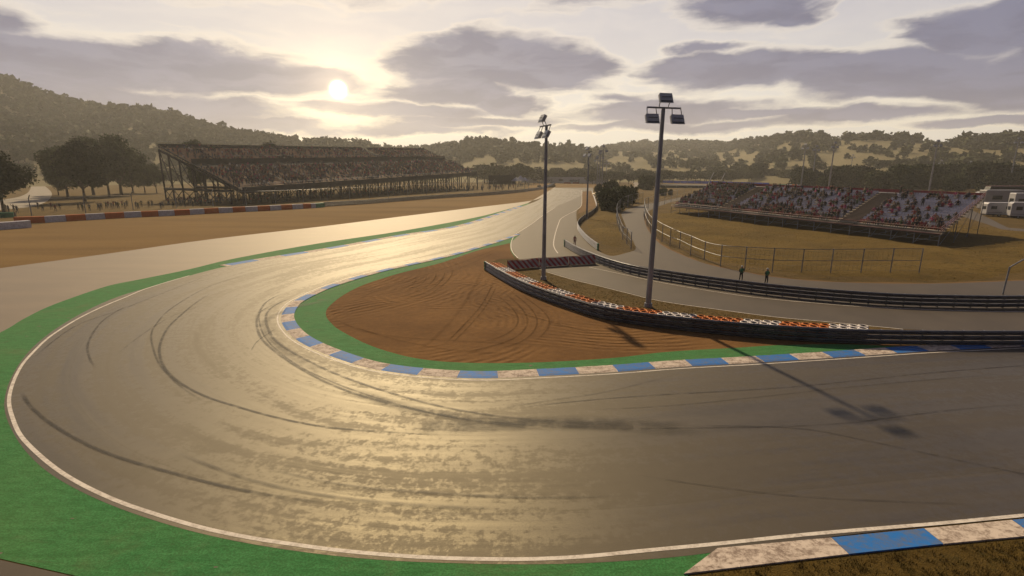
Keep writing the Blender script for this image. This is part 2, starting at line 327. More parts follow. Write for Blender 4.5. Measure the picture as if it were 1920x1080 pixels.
# ---------------------------------------------------------------- mesh helpers
class MB:
    def __init__(s): s.v = []; s.f = []; s.m = []
    def add(s, vs, fs, mi=0):
        o = len(s.v); s.v += [tuple(v) for v in vs]; s.f += [tuple(i+o for i in f) for f in fs]; s.m += [mi]*len(fs)
    def box(s, c, sz, rz=0.0, mi=0, rx=0.0):
        x, y, z = sz[0]/2, sz[1]/2, sz[2]/2
        mt = Matrix.Translation(Vector(c)) @ Matrix.Rotation(rz, 4, 'Z') @ Matrix.Rotation(rx, 4, 'X')
        vs = [mt @ Vector((a*x, b*y, d*z)) for d in (-1, 1) for b in (-1, 1) for a in (-1, 1)]
        s.add(vs, [(0, 2, 3, 1), (4, 5, 7, 6), (0, 1, 5, 4), (2, 6, 7, 3), (0, 4, 6, 2), (1, 3, 7, 5)], mi)
    def tube(s, a, b, r0, r1=None, n=6, mi=0, cap=True):
        a = Vector(a); b = Vector(b); r1 = r0 if r1 is None else r1
        d = (b-a).normalized(); u = d.orthogonal().normalized(); v = d.cross(u)
        vs = []
        for p, r in ((a, r0), (b, r1)):
            for k in range(n):
                t = 2*math.pi*k/n; vs.append(p + (u*math.cos(t)+v*math.sin(t))*r)
        fs = [(k, (k+1) % n, n+(k+1) % n, n+k) for k in range(n)]
        if cap: fs += [tuple(range(n-1, -1, -1)), tuple(range(n, 2*n))]
        s.add(vs, fs, mi)
    def quad(s, a, b, c, d, mi=0): s.add([a, b, c, d], [(0, 1, 2, 3)], mi)
    def sweep(s, pts, prof, closed=True, mi=0, up=None):
        """prof: (n, z) offsets; n to the right of the path seen from above"""
        n = len(pts); k = len(prof); vs = []
        for i, p in enumerate(pts):
            a = pts[max(0, i-1)]; b = pts[min(n-1, i+1)]
            d = Vector((b[0]-a[0], b[1]-a[1], 0)).normalized(); nr = Vector((d.y, -d.x, 0))
            for q in prof: vs.append(Vector(p)+nr*q[0]+Vector((0, 0, q[1])))
        fs = []
        kk = k if closed else k-1
        for i in range(n-1):
            for j in range(kk):
                j2 = (j+1) % k; fs.append((i*k+j, i*k+j2, (i+1)*k+j2, (i+1)*k+j))
        if closed: fs += [tuple(range(k-1, -1, -1)), tuple((n-1)*k+j for j in range(k))]
        s.add(vs, fs, mi)
    def mesh(s, name, mats, smooth=False):
        me = bpy.data.meshes.new(name); me.from_pydata(s.v, [], s.f)
        for m in (mats if isinstance(mats, (list, tuple)) else [mats]): me.materials.append(m)
        if len(me.materials) > 1: me.polygons.foreach_set('material_index', s.m)
        if smooth: me.polygons.foreach_set('use_smooth', [True]*len(me.polygons))
        me.update(); return me
    def build(s, name, mats, parent=None, smooth=False):
        o = bpy.data.objects.new(name, s.mesh(name, mats, smooth)); COL.objects.link(o)
        if parent is not None:
            o.parent = parent; o.matrix_parent_inverse = parent.matrix_basis.inverted()
        return o
def empty(name, loc=(0, 0, 0), rz=0.0):
    o = bpy.data.objects.new(name, None); COL.objects.link(o); o.location = loc; o.rotation_euler = (0, 0, rz); o.empty_display_size = .5
    return o
def child(name, me, parent, loc=(0, 0, 0), rz=0.0):
    o = bpy.data.objects.new(name, me); COL.objects.link(o); o.parent = parent; o.location = loc; o.rotation_euler = (0, 0, rz); return o
def tag(o, label=None, cat=None, group=None, kind=None):
    if label: o['label'] = label
    if cat: o['category'] = cat
    if group: o['group'] = group
    if kind: o['kind'] = kind
    return o
def copy_tree(o, parent=None):
    c = o.copy(); COL.objects.link(c)
    if parent is not None: c.parent = parent
    for ch in o.children: copy_tree(ch, c)
    return c
ORD = ['first', 'second', 'third', 'fourth', 'fifth', 'sixth', 'seventh', 'eighth', 'ninth', 'tenth', 'eleventh', 'twelfth', 'thirteenth', 'fourteenth', 'fifteenth', 'sixteenth', 'seventeenth', 'eighteenth', 'nineteenth', 'twentieth'] + ['%dth' % i for i in range(21, 90)]

def crom(pts, per=6):
    """Catmull-Rom through pts"""
    P = [Vector(p) for p in pts]; P = [P[0]*2-P[1]] + P + [P[-1]*2-P[-2]]; out = []
    for i in range(1, len(P)-2):
        a, b, c, d = P[i-1], P[i], P[i+1], P[i+2]
        for k in range(per):
            t = k/per
            out.append(.5*((2*b)+(c-a)*t+(2*a-5*b+4*c-d)*t*t+(3*b-a-3*c+d)*t*t*t))
    out.append(P[-2]); return out
def path(px, z=0.0, per=5): return crom([at(x, y, z) for x, y in px], per)
def resample(pts, step):
    out = [Vector(pts[0])]; acc = 0.0
    for a, b in zip(pts, pts[1:]):
        L = (b-a).length
        while L > 0 and acc+L >= step:
            t = (step-acc)/L; a = a.lerp(b, t); out.append(a.copy()); L = (b-a).length; acc = 0.0
        acc += L
    if acc > step*.3: out.append(Vector(pts[-1]))
    return out
def smooth_pts(pts, it=2):
    for _ in range(it):
        pts = [pts[0]] + [(pts[i-1]+pts[i]*2+pts[i+1])/4 for i in range(1, len(pts)-1)] + [pts[-1]]
    return pts
def offset(pts, d):
    out = []
    for i, p in enumerate(pts):
        a = pts[max(0, i-1)]; b = pts[min(len(pts)-1, i+1)]; t = Vector((b.x-a.x, b.y-a.y, 0)).normalized()
        out.append(p+Vector((t.y, -t.x, 0))*d)
    return out
def sheet(name, pts, z, m, **kw):
    vs = [Vector((p[0], p[1], z)) for p in pts]
    tris = tessellate_polygon([vs]); mb = MB(); 
    fs = []
    for t in tris:
        a, b, c = (vs[i] for i in t)
        fs.append(tuple(t) if (b-a).cross(c-a).z > 0 else tuple(reversed(t)))
    mb.add(vs, fs); o = mb.build(name, m); tag(o, kind='structure'); return o
def ribbon(name, a, b, z, m, kind='structure'):
    mb = MB(); n = min(len(a), len(b))
    vs = [Vector((p[0], p[1], z)) for p in a[:n]] + [Vector((p[0], p[1], z)) for p in b[:n]]
    fs = []
    for i in range(n-1):
        q = (i, i+1, n+i+1, n+i)
        nrm = (vs[q[1]]-vs[q[0]]).cross(vs[q[3]]-vs[q[0]]).z
        fs.append(q if nrm > 0 else tuple(reversed(q)))
    mb.add(vs, fs); o = mb.build(name, m); tag(o, kind=kind); return o
def line_ribbon(name, pts, width, z, m): return ribbon(name, offset(pts, -width/2), offset(pts, width/2), z, m)

# ================================================================ SETTING
# base ground sheet
mb = MB(); mb.quad((-2850, -150, 0), (2850, -150, 0), (2850, 2850, 0), (-2850, 2850, 0)); tag(mb.build('ground', M['ground']), kind='structure')
Z1, Z2, Z3, Z4, Z5 = .004, .008, .012, .016, .022

# ---- outer and inner edges of the track, paired
pairs = [((1091,356),(1040,352)),((1091,366),(1030,360)),((1060,380),(1012,374)),((1041,389),(990,383)),((997,420),(931,404)),((968,439),(860,426)),((900,461),(760,441)),((830,481),(640,464)),((742,500),(459,493)),
 ((692,512),(385,509)),((635,529),(290,536)),((600,541),(207,561)),((567,556),(120,606)),((545,568),(60,652)),((533,581),(25,700)),((527,594),(10,740)),((529,607),(9,775)),((538,621),(30,822)),((555,637),(62,862)),
 ((590,656),(110,900)),((645,677),(200,945)),((697,692),(313,984)),((767,702),(420,1011)),((842,708),(547,1033)),((917,710),(700,1050)),((1003,706),(860,1057)),((1083,702),(1010,1059)),((1165,697),(1150,1054)),((1237,691),(1290,1043)),((1312,686),(1430,1023)),
 ((1390,682),(1560,1007)),((1470,677),(1700,991)),((1594,669),(1920,969)),((1736,659),(2250,937)),((1920,650),(2700,905)),((2200,634),(3300,870)),((2800,608),(4200,825))]
inn = crom([at(*a) for a, b in pairs], 5); outr = crom([at(*b) for a, b in pairs], 5)
inn = smooth_pts(inn, 3); outr = smooth_pts(outr, 4)
# track surface as a strip with its own along / across coordinates
NV = 14; mb = MB(); n = len(inn); vs = []; uvs = []; U = 0.0
for i in range(n):
    if i: U += ((inn[i]+outr[i])/2-(inn[i-1]+outr[i-1])/2).length
    for j in range(NV+1):
        t = j/NV; p = inn[i].lerp(outr[i], t); vs.append((p.x, p.y, Z4)); uvs.append((U, t))
fs = [(i*(NV+1)+j, (i+1)*(NV+1)+j, (i+1)*(NV+1)+j+1, i*(NV+1)+j+1) for i in range(n-1) for j in range(NV)]
mb.add(vs, fs); trk = mb.build('track', M['track']); tag(trk, kind='structure')
uvl = trk.data.uv_layers.new(name='UVMap')
li = np.empty(len(trk.data.loops), dtype=np.int32); trk.data.loops.foreach_get('vertex_index', li)
uvl.data.foreach_set('uv', np.array(uvs, dtype=np.float32)[li].ravel())
trk.data.update()
if sum(p.normal.z for p in trk.data.polygons) < 0: trk.data.flip_normals()

# left gravel trap, runoff, green strip
trap_far = path([(-700,445),(-300,432),(0,428),(125,415),(386,400),(507,394),(592,389),(690,380),(812,371),(940,361),(1017,353),(1040,345)], 0, 4)
ro_top = path([(-700,600),(-300,545),(0,503),(200,476),(400,448),(600,425),(760,405),(900,388),(985,378),(1012,372),(1032,360),(1042,350)], 0, 4)
sheet('gravel_trap', trap_far + list(reversed(ro_top)), Z1, M['gravel'])
g_top = path([(-700,1000),(-420,830),(-200,720),(0,624),(41,600),(89,576),(148,554),(207,535),(267,523),(355,505),(444,484),(600,456),(760,432),(900,406),(960,390),(990,381)], 0, 4)
sheet('runoff_area', ro_top + list(reversed(g_top)), Z2, M['runoff'])
mid = [(p+q)/2 for p, q in zip(inn, outr)]
sheet('green_strip', g_top + mid[5*3:5*27] + [at(1230,900), at(1330,1000), at(1352,1028), at(1291,1079), at(1200,1180), at(700,1250), at(240,1110), at(150,1082), at(0,1048), at(-300,1010)], Z3, M['green'])
# verge between turf and gravel, bottom left corner tarmac
# infield dirt
dpair = [(956,456),(895,470),(830,492),(755,511),(715,523),(680,535),(655,547),(637,558),(622,570),(613,580),(611,589),(614,598),(621,606),(632,616),(660,632),(692,647),(730,660),(780,672),(842,679),(917,681),(1000,680),(1083,676),(1165,670),(1240,661),(1312,656),(1385,652),(1470,647),(1594,646),(1736,652.5)]
dpath = crom([at(*p) for p in dpair], 5)
sheet('infield_dirt', dpath + [at(1600,632), at(1400,620), at(1320,612), at(1217,592), at(1121,576), at(1024,548), at(976,530), at(940,512), at(912,495), at(935,486), at(965,484.5), at(957,470)], Z2, M['infield'])
# green belt round the infield: from kerb edge to dirt edge
KW = 1.0
side = 1 if (offset(inn, 1)[60]-outr[60]).length > (offset(inn, -1)[60]-outr[60]).length else -1
gb = offset(inn, side*KW*.9)[5*5:5*33+1]
ribbon('green_belt', gb, dpath, Z3, M['green'])
sheet('green_belt', [dpath[0], gb[0], at(960,452), at(958,463), at(966,484), at(957,470)], Z3+.002, M['green'])
# service road with everything beyond the infield
sr = [(1091,352),(1091,372),(1089,386),(1081,396),(1083,424),(1089,440),(1104,458),(1121,470),(1135,477),(1150,480),(1175,474),(1192,467),(1186,450),(1176,430),(1170,415),(1165,402),(1170,396),(1181,391),(1205,384),(1234,379),(1261,373),(1300,366),(1300,371),(1262,378),(1238,386),(1216,396),(1208,408),(1212,425),(1222,441),(1240,459),(1271,475),(1318,493),(1363,504),(1397,510),(1445,519),(1559,529),(1736,532),(1920,526),(2400,505),(3000,480),(3600,600),(2400,622),(1920,624),(1693,617),(1559,604),(1452,594),(1346,580),(1240,564),(1169,547),(1121,535),(1072,523),(1024,509),(985,499),(971,484),(958,463),(962,446),(972,437),(997,419),(1041,388),(1060,379),(1091,365)]
sheet('service_road', crom([at(*p) for p in sr[:40]], 3) + crom([at(*p) for p in sr[40:]], 3), Z2, M['service'])
sheet('track_end', [at(1030,357), at(1042,352), at(1112,352), at(1112,358), at(1092,359), at(1091,366), at(1060,378)], Z3, M['service'])
# bare dirt beyond the end of the straight
sheet('far_dirt', [at(985,352), at(1000,344), at(1150,343.5), at(1135,352), at(1112,351.6), at(1040,351.6)], Z1, M['gravel'])
# dirt verge of the wedge right of the straight
sheet('verge', crom([at(*p) for p in [(1092,360),(1110,359),(1116,372),(1119,384),(1110,392),(1095,397),(1084,401),(1086,394),(1090,386)]], 4), Z3, M['verge'])
# soft dirt verges beside service road
def verge(pxs, wd, z=Z1+.002):
    c = path(pxs, 0, 6); off = [wd*(.6+.8*mnoise.noise(p*.35)) for p in c]
    a = [p.copy() for p in c]; b = [offset(c, o)[i] for i, o in enumerate(off)]
    ribbon('verge', a, b, z, M['verge'])
verge([(1216,396),(1208,408),(1212,425),(1222,441),(1240,459),(1271,475),(1318,493),(1363,504),(1397,510),(1445,519),(1559,529),(1736,532),(1920,526),(2400,505)], -.7)
# bottom-right grass corner
sheet('grass_corner', [at(1295,1078), at(1365,1062), at(1590,1041), at(1768,1023), at(1920,1008), at(2700,940), at(2700,1700), at(1300,1700)], Z1, M['mound'])

sheet('tarmac_corner', [at(-300,1012), at(0,1050), at(150,1084), at(240,1112), at(240,1500), at(-1200,1500)], Z1, M['service'])
# painted lines
line_ribbon('edge_line', smooth_pts(path([(355,517),(310,530),(267,544),(237,557),(207,569),(178,582),(148,597),(118,615),(89,635),(65,658),(44,681),(30,705),(20,732),(17,757),(24,785),(39,818),(73,853),(109,882),(146,905),(190,927),(233,945),(277,960),(328,976),(394,994),(474,1010),(547,1021),(620,1031),(700,1039),(800,1046),(900,1049),(1000,1049),(1100,1044),(1200,1034),(1350,1020),(1500,1004),(1650,991),(1762,982),(1920,967),(2300,932),(3000,885)], 0, 5), 2), .16, Z5, M['line'])
line_ribbon('edge_line', offset(inn, -side*.28)[5*6:], .10, Z5, M['line'])
line_ribbon('edge_line', path([(1041,389),(1018,404),(997,420),(969,438),(960,450),(958,463),(962,474),(971,484)]), .13, Z5, M['line'])
line_ribbon('edge_line', path([(1091,356),(1091,372),(1090,385),(1081,394),(1065,402),(1052,410),(1047,420),(1041,439),(1038,456),(1040,466),(1046,475)]), .15, Z5, M['line'])
line_ribbon('edge_line', path([(1104,501),(1169,515),(1240,530),(1320,544),(1417,558),(1523,568),(1630,576),(1807,583),(1920,585),(2300,588)]), .11, Z5, M['line'])
line_ribbon('edge_line', path([(1024,510),(1072,524),(1121,536),(1169,548),(1240,565),(1346,580.5),(1452,594.5),(1559,604.5),(1693,617.5)]), .10, Z5, M['line'])

# kerbs: low sloping concrete with painted blocks
def kerb(name, pts, width, blk, phase, first_blue, z0=Z4, hgt=.05):
    pts = resample(pts, blk/6); mb = MB(); b = offset(pts, width); acc = phase
    for i in range(len(pts)-1):
        k = int(acc//blk); mi = (k+first_blue) % 2
        a0, a1, b0, b1 = pts[i], pts[i+1], b[i], b[i+1]
        z = Vector((0, 0, 1)); m0, m1 = a0.lerp(b0, .2), a1.lerp(b1, .2)
        A0, A1, M0, M1, B0, B1 = a0+z*(z0+.004), a1+z*(z0+.004), m0+z*(z0+hgt*.6), m1+z*(z0+hgt*.6), b0+z*(z0+hgt), b1+z*(z0+hgt)
        mb.quad(A0, A1, M1, M0, mi); mb.quad(M0, M1, B1, B0, mi); mb.quad(B0, B1, Vector((B1.x, B1.y, 0)), Vector((B0.x, B0.y, 0)), mi)
        acc += (a1-a0).length
    o = mb.build(name, [M['kwhite'], M['kblue']]); tag(o, kind='structure'); return o
def arclen_to(pts, target):
    best = min(range(len(pts)), key=lambda i: (pts[i]-target).length); s = 0
    for i in range(best): s += (pts[i+1]-pts[i]).length
    return s
kp = inn[5*5:]; s0 = arclen_to(kp, at(1003, 706)); blk = 2.45; nb = math.floor(s0/blk); phase = blk-(s0-nb*blk)
kerb('kerb', kp, side*KW, blk, phase, (1+nb+1) % 2 ^ 0)
ko = offset(outr, 0)[5*3+1:5*8+3]
kerb('kerb', ko, -side*1.3, 4.0, 0, 1)
kb = [at(1345,1029), at(1400,1023), at(1480,1015), at(1558,1008)] + [at(1640,1001), at(1732,992), at(1897,976), at(2100,957), at(2500,925), at(3200,885)]
mb = MB()
def kq(a, b, c, d, mi):
    vs = [at(*a), at(*b), at(*c), at(*d)]
    up = [(v.x, v.y, z) for v, z in zip(vs, (.03, .03, .055, .055))]
    dn = [(v.x, v.y, 0) for v in vs]
    mb.add(up+dn, [(0, 1, 2, 3), (0, 4, 5, 1), (3, 2, 6, 7), (1, 5, 6, 2), (0, 3, 7, 4)], mi)
kq((1345,1029), (1558,1009), (1591,1041), (1282,1078), 0); kq((1559,1009), (1732,992), (1768,1022), (1592,1041), 1)
kq((1733,992), (1897,976), (1938,1006), (1769,1022), 0); kq((1898,976), (2055,961), (2105,990), (1939,1006), 1); kq((2056,961), (2220,946), (2280,973), (2106,990), 0)
kob = mb.build('kerb', [M['kwhite'], M['kblue']]); tag(kob, kind='structure')

# skid marks on the asphalt
def mat_skid(col=(.018, .015, .015, 1), nm='skid_rubber'):
    m, t, bs = mat(nm); p = wpos(t)
    uv = t.new('ShaderNodeUVMap'); uv.uv_map = 'UVMap'; s = t.new('ShaderNodeSeparateXYZ', i_0=uv.outputs[0])
    across = t.math('SUBTRACT', 1.0, t.math('ABSOLUTE', t.math('SUBTRACT', t.math('MULTIPLY', s.outputs[1], 2.0), 1.0)))
    ends = t.math('MULTIPLY', t.smooth(s.outputs[0], 0, .12), t.math('SUBTRACT', 1.0, t.smooth(s.outputs[0], .8, 1.0)))
    n = t.noise(p, 1.1, 4); att = t.new('ShaderNodeAttribute'); att.attribute_name = 'force'
    a = t.math('MULTIPLY', t.math('MULTIPLY', t.smooth(across, 0, .8), ends), t.math('MULTIPLY', t.smooth(n, .2, .6), att.outputs['Fac']))
    t.put(bs.inputs['Alpha'], a); bs.inputs['Base Color'].default_value = col
    bs.inputs['Roughness'].default_value = .62; bs.inputs['Specular IOR Level'].default_value = .25
    return m
M['skid'] = mat_skid(); M['rut'] = mat_skid((.040, .022, .010, 1), 'dirt_rut'); _b = [n_ for n_ in M['rut'].node_tree.nodes if n_.type == 'BSDF_PRINCIPLED'][0]; _b.inputs['Specular IOR Level'].default_value = 0; _b.inputs['Roughness'].default_value = 1
skids = [([(409,543),(370,566),(335,595),(314,616),(301,643),(299,664),(308,690),(335,717),(385,744),(444,763),(500,779),(560,793),(640,805),(800,815),(900,818)], .26, .8),
 ([(520,505),(409,530),(326,575),(296,604),(284,625),(286,649),(296,678),(314,702),(345,730),(400,765)], .2, .6),
 ([(240,573),(219,584),(190,604),(169,634),(164,655),(169,675),(181,693)], .22, .6),
 ([(420,505),(300,552),(219,584),(150,607),(100,640),(60,675)], .18, .55),
 ([(390,570),(330,590),(290,612),(250,640),(213,670)], .16, .45),
 ([(40,735),(50,752),(65,770),(98,797),(164,835),(233,862),(328,889),(430,915),(560,938),(700,950)], .26, .75),
 ([(560,540),(505,562),(487,585),(481,605),(487,630),(510,655),(560,690),(640,730),(760,765),(900,790),(1040,800),(1300,806)], .3, .7),
 ([(575,550),(520,570),(499,590),(502,615),(517,640),(555,665),(630,702),(740,740),(860,770),(1000,788),(1200,800)], .3, .75),
 ([(540,560),(492,582),(486,600),(494,628),(520,658),(580,698),(690,742),(820,778),(960,800),(1100,812)], .2, .6),
 ([(470,660),(481,642),(500,628),(520,615)], .14, .6),
 ([(920,770),(1170,745),(1480,727),(1720,702),(1920,686),(2300,662)], .13, .65),
 ([(1100,770),(1300,758),(1616,724),(1900,700)], .10, .5),
 ([(1080,806),(1300,803),(1480,800),(1616,791),(1760,772),(1920,758)], .12, .6),
 ([(1240,798),(1480,802),(1600,822),(1760,856),(1920,890),(2200,940)], .12, .6),
 ([(1180,890),(1350,915),(1500,932),(1650,940),(1900,950)], .09, .5),
 ([(930,768),(1040,750),(1140,735),(1280,700)], .12, .45),
 ([(330,850),(480,905),(640,935),(800,950),(1000,958)], .3, .45),
 ([(500,880),(640,910),(800,925),(1000,935),(1200,930)], .22, .4),
 ([(1000,425),(900,470),(800,497),(700,520),(610,550),(560,575),(540,590)], .25, .35),
 ([(760,800),(900,800),(1060,792),(1200,800),(1330,806)], 1.9, .42), ([(640,730),(760,765),(900,788),(1040,796),(1240,800)], 1.2, .5),
 ([(640,560),(560,575),(500,600),(500,625),(550,670),(650,720)], 1.0, .33)]
NSK = len(skids)
fams = [([(905,505),(885,545),(860,585),(820,630),(780,660)], .5, .3), ([(925,530),(905,570),(870,610),(830,650)], .22, .75), ([(932,535),(912,574),(878,614),(840,652)], .2, .6),
 ([(940,545),(975,575),(990,605),(965,635),(900,655),(820,668)], .25, .7), ([(955,545),(992,575),(1008,605),(985,638),(920,660)], .22, .7), ([(925,548),(960,578),(972,605),(945,630),(880,648)], .22, .65), ([(975,552),(1020,585),(1030,612),(1000,645)], .22, .55),
 ([(850,505),(845,520),(825,540),(790,560),(740,575),(690,585)], .22, .6), ([(835,508),(830,523),(812,541),(775,558),(725,572),(680,580)], .22, .65), ([(818,512),(815,524),(797,540),(760,555),(715,565)], .2, .65), ([(800,516),(797,527),(778,541),(745,552),(700,560)], .2, .6), ([(780,520),(778,530),(760,541),(728,551),(690,556)], .2, .55),
 ([(945,462),(900,480),(840,502),(770,525),(700,548),(650,575)], .3, .5), ([(940,468),(890,492),(830,515),(760,538),(690,560)], .2, .45), ([(630,600),(670,618),(740,632),(850,640),(960,645),(1080,650)], .25, .5), ([(660,612),(720,632),(800,650),(900,662),(1040,664)], .22, .5), ([(950,580),(1050,610),(1150,632),(1280,645)], .3, .4), ([(900,560),(1000,595),(1120,628)], .2, .4)]
fams = [(q, w_, f_*.55) for q, w_, f_ in fams]; skids = skids+fams
mb = MB(); suv = []; sf = []; smi = []
for pts, wd, force in skids:
    c = smooth_pts(path(pts, 0, 6), 3); a, b = offset(c, -wd/2), offset(c, wd/2); n = len(c); zz = Z5+.004+.0006*len(sf)/50
    base_i = len(mb.v)
    mb.add([(p.x, p.y, zz) for p in a]+[(p.x, p.y, zz) for p in b], [(i, i+1, n+i+1, n+i) for i in range(n-1)], 1 if any(pts is q[0] for q in fams) else 0)
    suv += [(i/(n-1), 0) for i in range(n)]+[(i/(n-1), 1) for i in range(n)]; sf += [force*.85]*(2*n)
sk = mb.build('skid_marks', [M['skid'], M['rut']]); tag(sk, kind='structure')
uvl = sk.data.uv_layers.new(name='UVMap'); li = np.empty(len(sk.data.loops), dtype=np.int32); sk.data.loops.foreach_get('vertex_index', li)
uvl.data.foreach_set('uv', np.array(suv, dtype=np.float32)[li].ravel())
fa = sk.data.attributes.new('force', 'FLOAT', 'POINT'); fa.data.foreach_set('value', sf)

# ---------------------------------------------------------------- raised banks
def polydist(p, poly):
    inside = False; best = 1e9; x, y = p; n = len(poly)
    for i in range(n):
        x1, y1 = poly[i]; x2, y2 = poly[(i+1) % n]
        if (y1 > y) != (y2 > y) and x < (x2-x1)*(y-y1)/(y2-y1)+x1: inside = not inside
        dx, dy = x2-x1, y2-y1; t = max(0, min(1, ((x-x1)*dx+(y-y1)*dy)/(dx*dx+dy*dy+1e-9)))
        best = min(best, math.hypot(x-x1-t*dx, y-y1-t*dy))
    return best if inside else -best
BANKS = []
def bank_h(poly, hgt, run, amp, x, y):
    d = polydist((x, y), poly)
    if d <= 0: return -.05+max(-.4, d*.2)
    t = min(1, d/run); e = t*t*(3-2*t)
    n = mnoise.fractal(Vector((x*.09, y*.09, 1.3)), 1.0, 2.0, 4)+.5*mnoise.fractal(Vector((x*.4, y*.4, 4.3)), 1.0, 2.0, 3)
    return -.05+e*(hgt+.05)+amp*n*min(1, d/2.5)
def bank(name, poly, hgt, run, amp, step, m):
    poly = [(p[0], p[1]) for p in poly]; BANKS.append((poly, hgt, run, amp))
    xs = [p[0] for p in poly]; ys = [p[1] for p in poly]; x0, x1, y0, y1 = min(xs)-1, max(xs)+1, min(ys)-1, max(ys)+1
    nx, ny = int((x1-x0)/step)+2, int((y1-y0)/step)+2; mb = MB(); idx = {}; vs = []
    hz = [[bank_h(poly, hgt, run, amp, x0+i*step, y0+j*step) for j in range(ny)] for i in range(nx)]
    fs = []
    for i in range(nx):
        for j in range(ny): vs.append((x0+i*step, y0+j*step, hz[i][j]))
    for i in range(nx-1):
        for j in range(ny-1):
            if max(hz[i][j], hz[i+1][j], hz[i][j+1], hz[i+1][j+1]) > -.06: fs.append((i*ny+j, (i+1)*ny+j, (i+1)*ny+j+1, i*ny+j+1))
    mb.add(vs, fs); o = mb.build(name, m, None, True); tag(o, kind='structure'); return o
def gz(x, y):
    z = 0.0
    for b in BANKS:
        xs = [p[0] for p in b[0]]; ys = [p[1] for p in b[0]]
        if min(xs) < x < max(xs) and min(ys) < y < max(ys): z = max(z, bank_h(*b, x, y))
    return z
def on(px, py):
    p = at(px, py); z = gz(p.x, p.y)
    for _ in range(4): p = at(px, py, min(z, 5)); z = gz(p.x, p.y)
    return Vector((p.x, p.y, z))
mound_px = [(1213,398),(1210,410),(1216,427),(1225,440),(1244,458),(1275,473),(1320,490),(1365,501),(1400,507),(1447,516),(1560,526),(1736,529),(1920,523),(2300,508)]
mpoly = crom([at(*p) for p in mound_px], 3)+[Vector((170, 62, 0)), Vector((170, 105, 0)), Vector((105, 100, 0)), Vector((95, 150, 0)), Vector((72, 178, 0)), Vector((48, 160, 0)), Vector((42, 145, 0))]
bank('mound', mpoly, .25, 6, .26, .9, M['mound'])
bpoly = [at(*p) for p in [(1087,420),(1093,434),(1107,449),(1124,464),(1140,474),(1155,477),(1175,471),(1189,464),(1183,450),(1173,430),(1167,415),(1162,402),(1166,394),(1180,388),(1203,381),(1216,372),(1200,360),(1150,352),(1118,356),(1121,372),(1121,386),(1112,397)]]
bank('bank', bpoly, 1.5, 12, .18, 1.1, M['mound'])

# ---------------------------------------------------------------- hills
AZK = [-80, -55] ; 
sky_px = [(-400,95,1000),(-150,110,1050),(0,150,1100),(60,170,1080),(120,193,1050),(170,200,1000),(230,205,980),(290,214,960),(340,222,940),(400,246,900),(450,256,880),(520,266,860),(560,270,850),(620,272,840),(690,276,840),(730,284,950),(790,285,1000),(850,276,880),(900,268,860),(960,275,840),(1010,283,830),(1060,281,840),(1105,290,900),(1150,279,1400),(1200,271,1500),(1300,271,1500),(1360,274,1400),(1400,270,1250),(1480,260,1050),(1530,258,1000),(1565,263,980),(1610,257,950),(1700,263,930),(1745,266,930),(1800,265,930),(1860,264,920),(1920,262,900),(2100,255,900),(2500,250,900)]
RK = [(dirpx(x, y)[0], math.tan(dirpx(x, y)[1]), d) for x, y, d in sky_px]
azs = np.array([k[0] for k in RK]); tes = np.array([k[1] for k in RK]); rds = np.array([k[2] for k in RK])
R0 = 500.0
def hillh(a, r):
    te = float(np.interp(a, azs, tes)); rd = float(np.interp(a, azs, rds))
    top = H+rd*te-1.0; s = (r-R0)/(rd-R0)
    x, y = r*math.sin(a), r*math.cos(a)
    nz = mnoise.fractal(Vector((x*.004, y*.004, 0)), 1.0, 2.0, 4)
    if s < 0: return s*3
    k = s**1.25 if s < 1 else 1-(s-1)*.5
    return top*max(-.2, k)+nz*14*math.sin(min(1, s)*math.pi)*(.4 if top < 60 else 1)
na, nr = 260, 70; mb = MB(); vs = []
for i in range(na):
    a = R(-62)+R(124)*i/(na-1)
    for j in range(nr):
        r = R0*.97*(2050/(R0*.97))**(j/(nr-1)); vs.append((r*math.sin(a), r*math.cos(a), hillh(a, r)-.3))
mb.add(vs, [(i*nr+j, (i+1)*nr+j, (i+1)*nr+j+1, i*nr+j+1) for i in range(na-1) for j in range(nr-1)])
M['hill'] = mat_grass('hill_grass', (.19, .165, .092), (.25, .215, .125), (.16, .14, .08), .008)
hl = mb.build('hills', M['hill'], None, True); tag(hl, kind='structure')
if sum(p.normal.z for p in hl.data.polygons) < 0: hl.data.flip_normals()
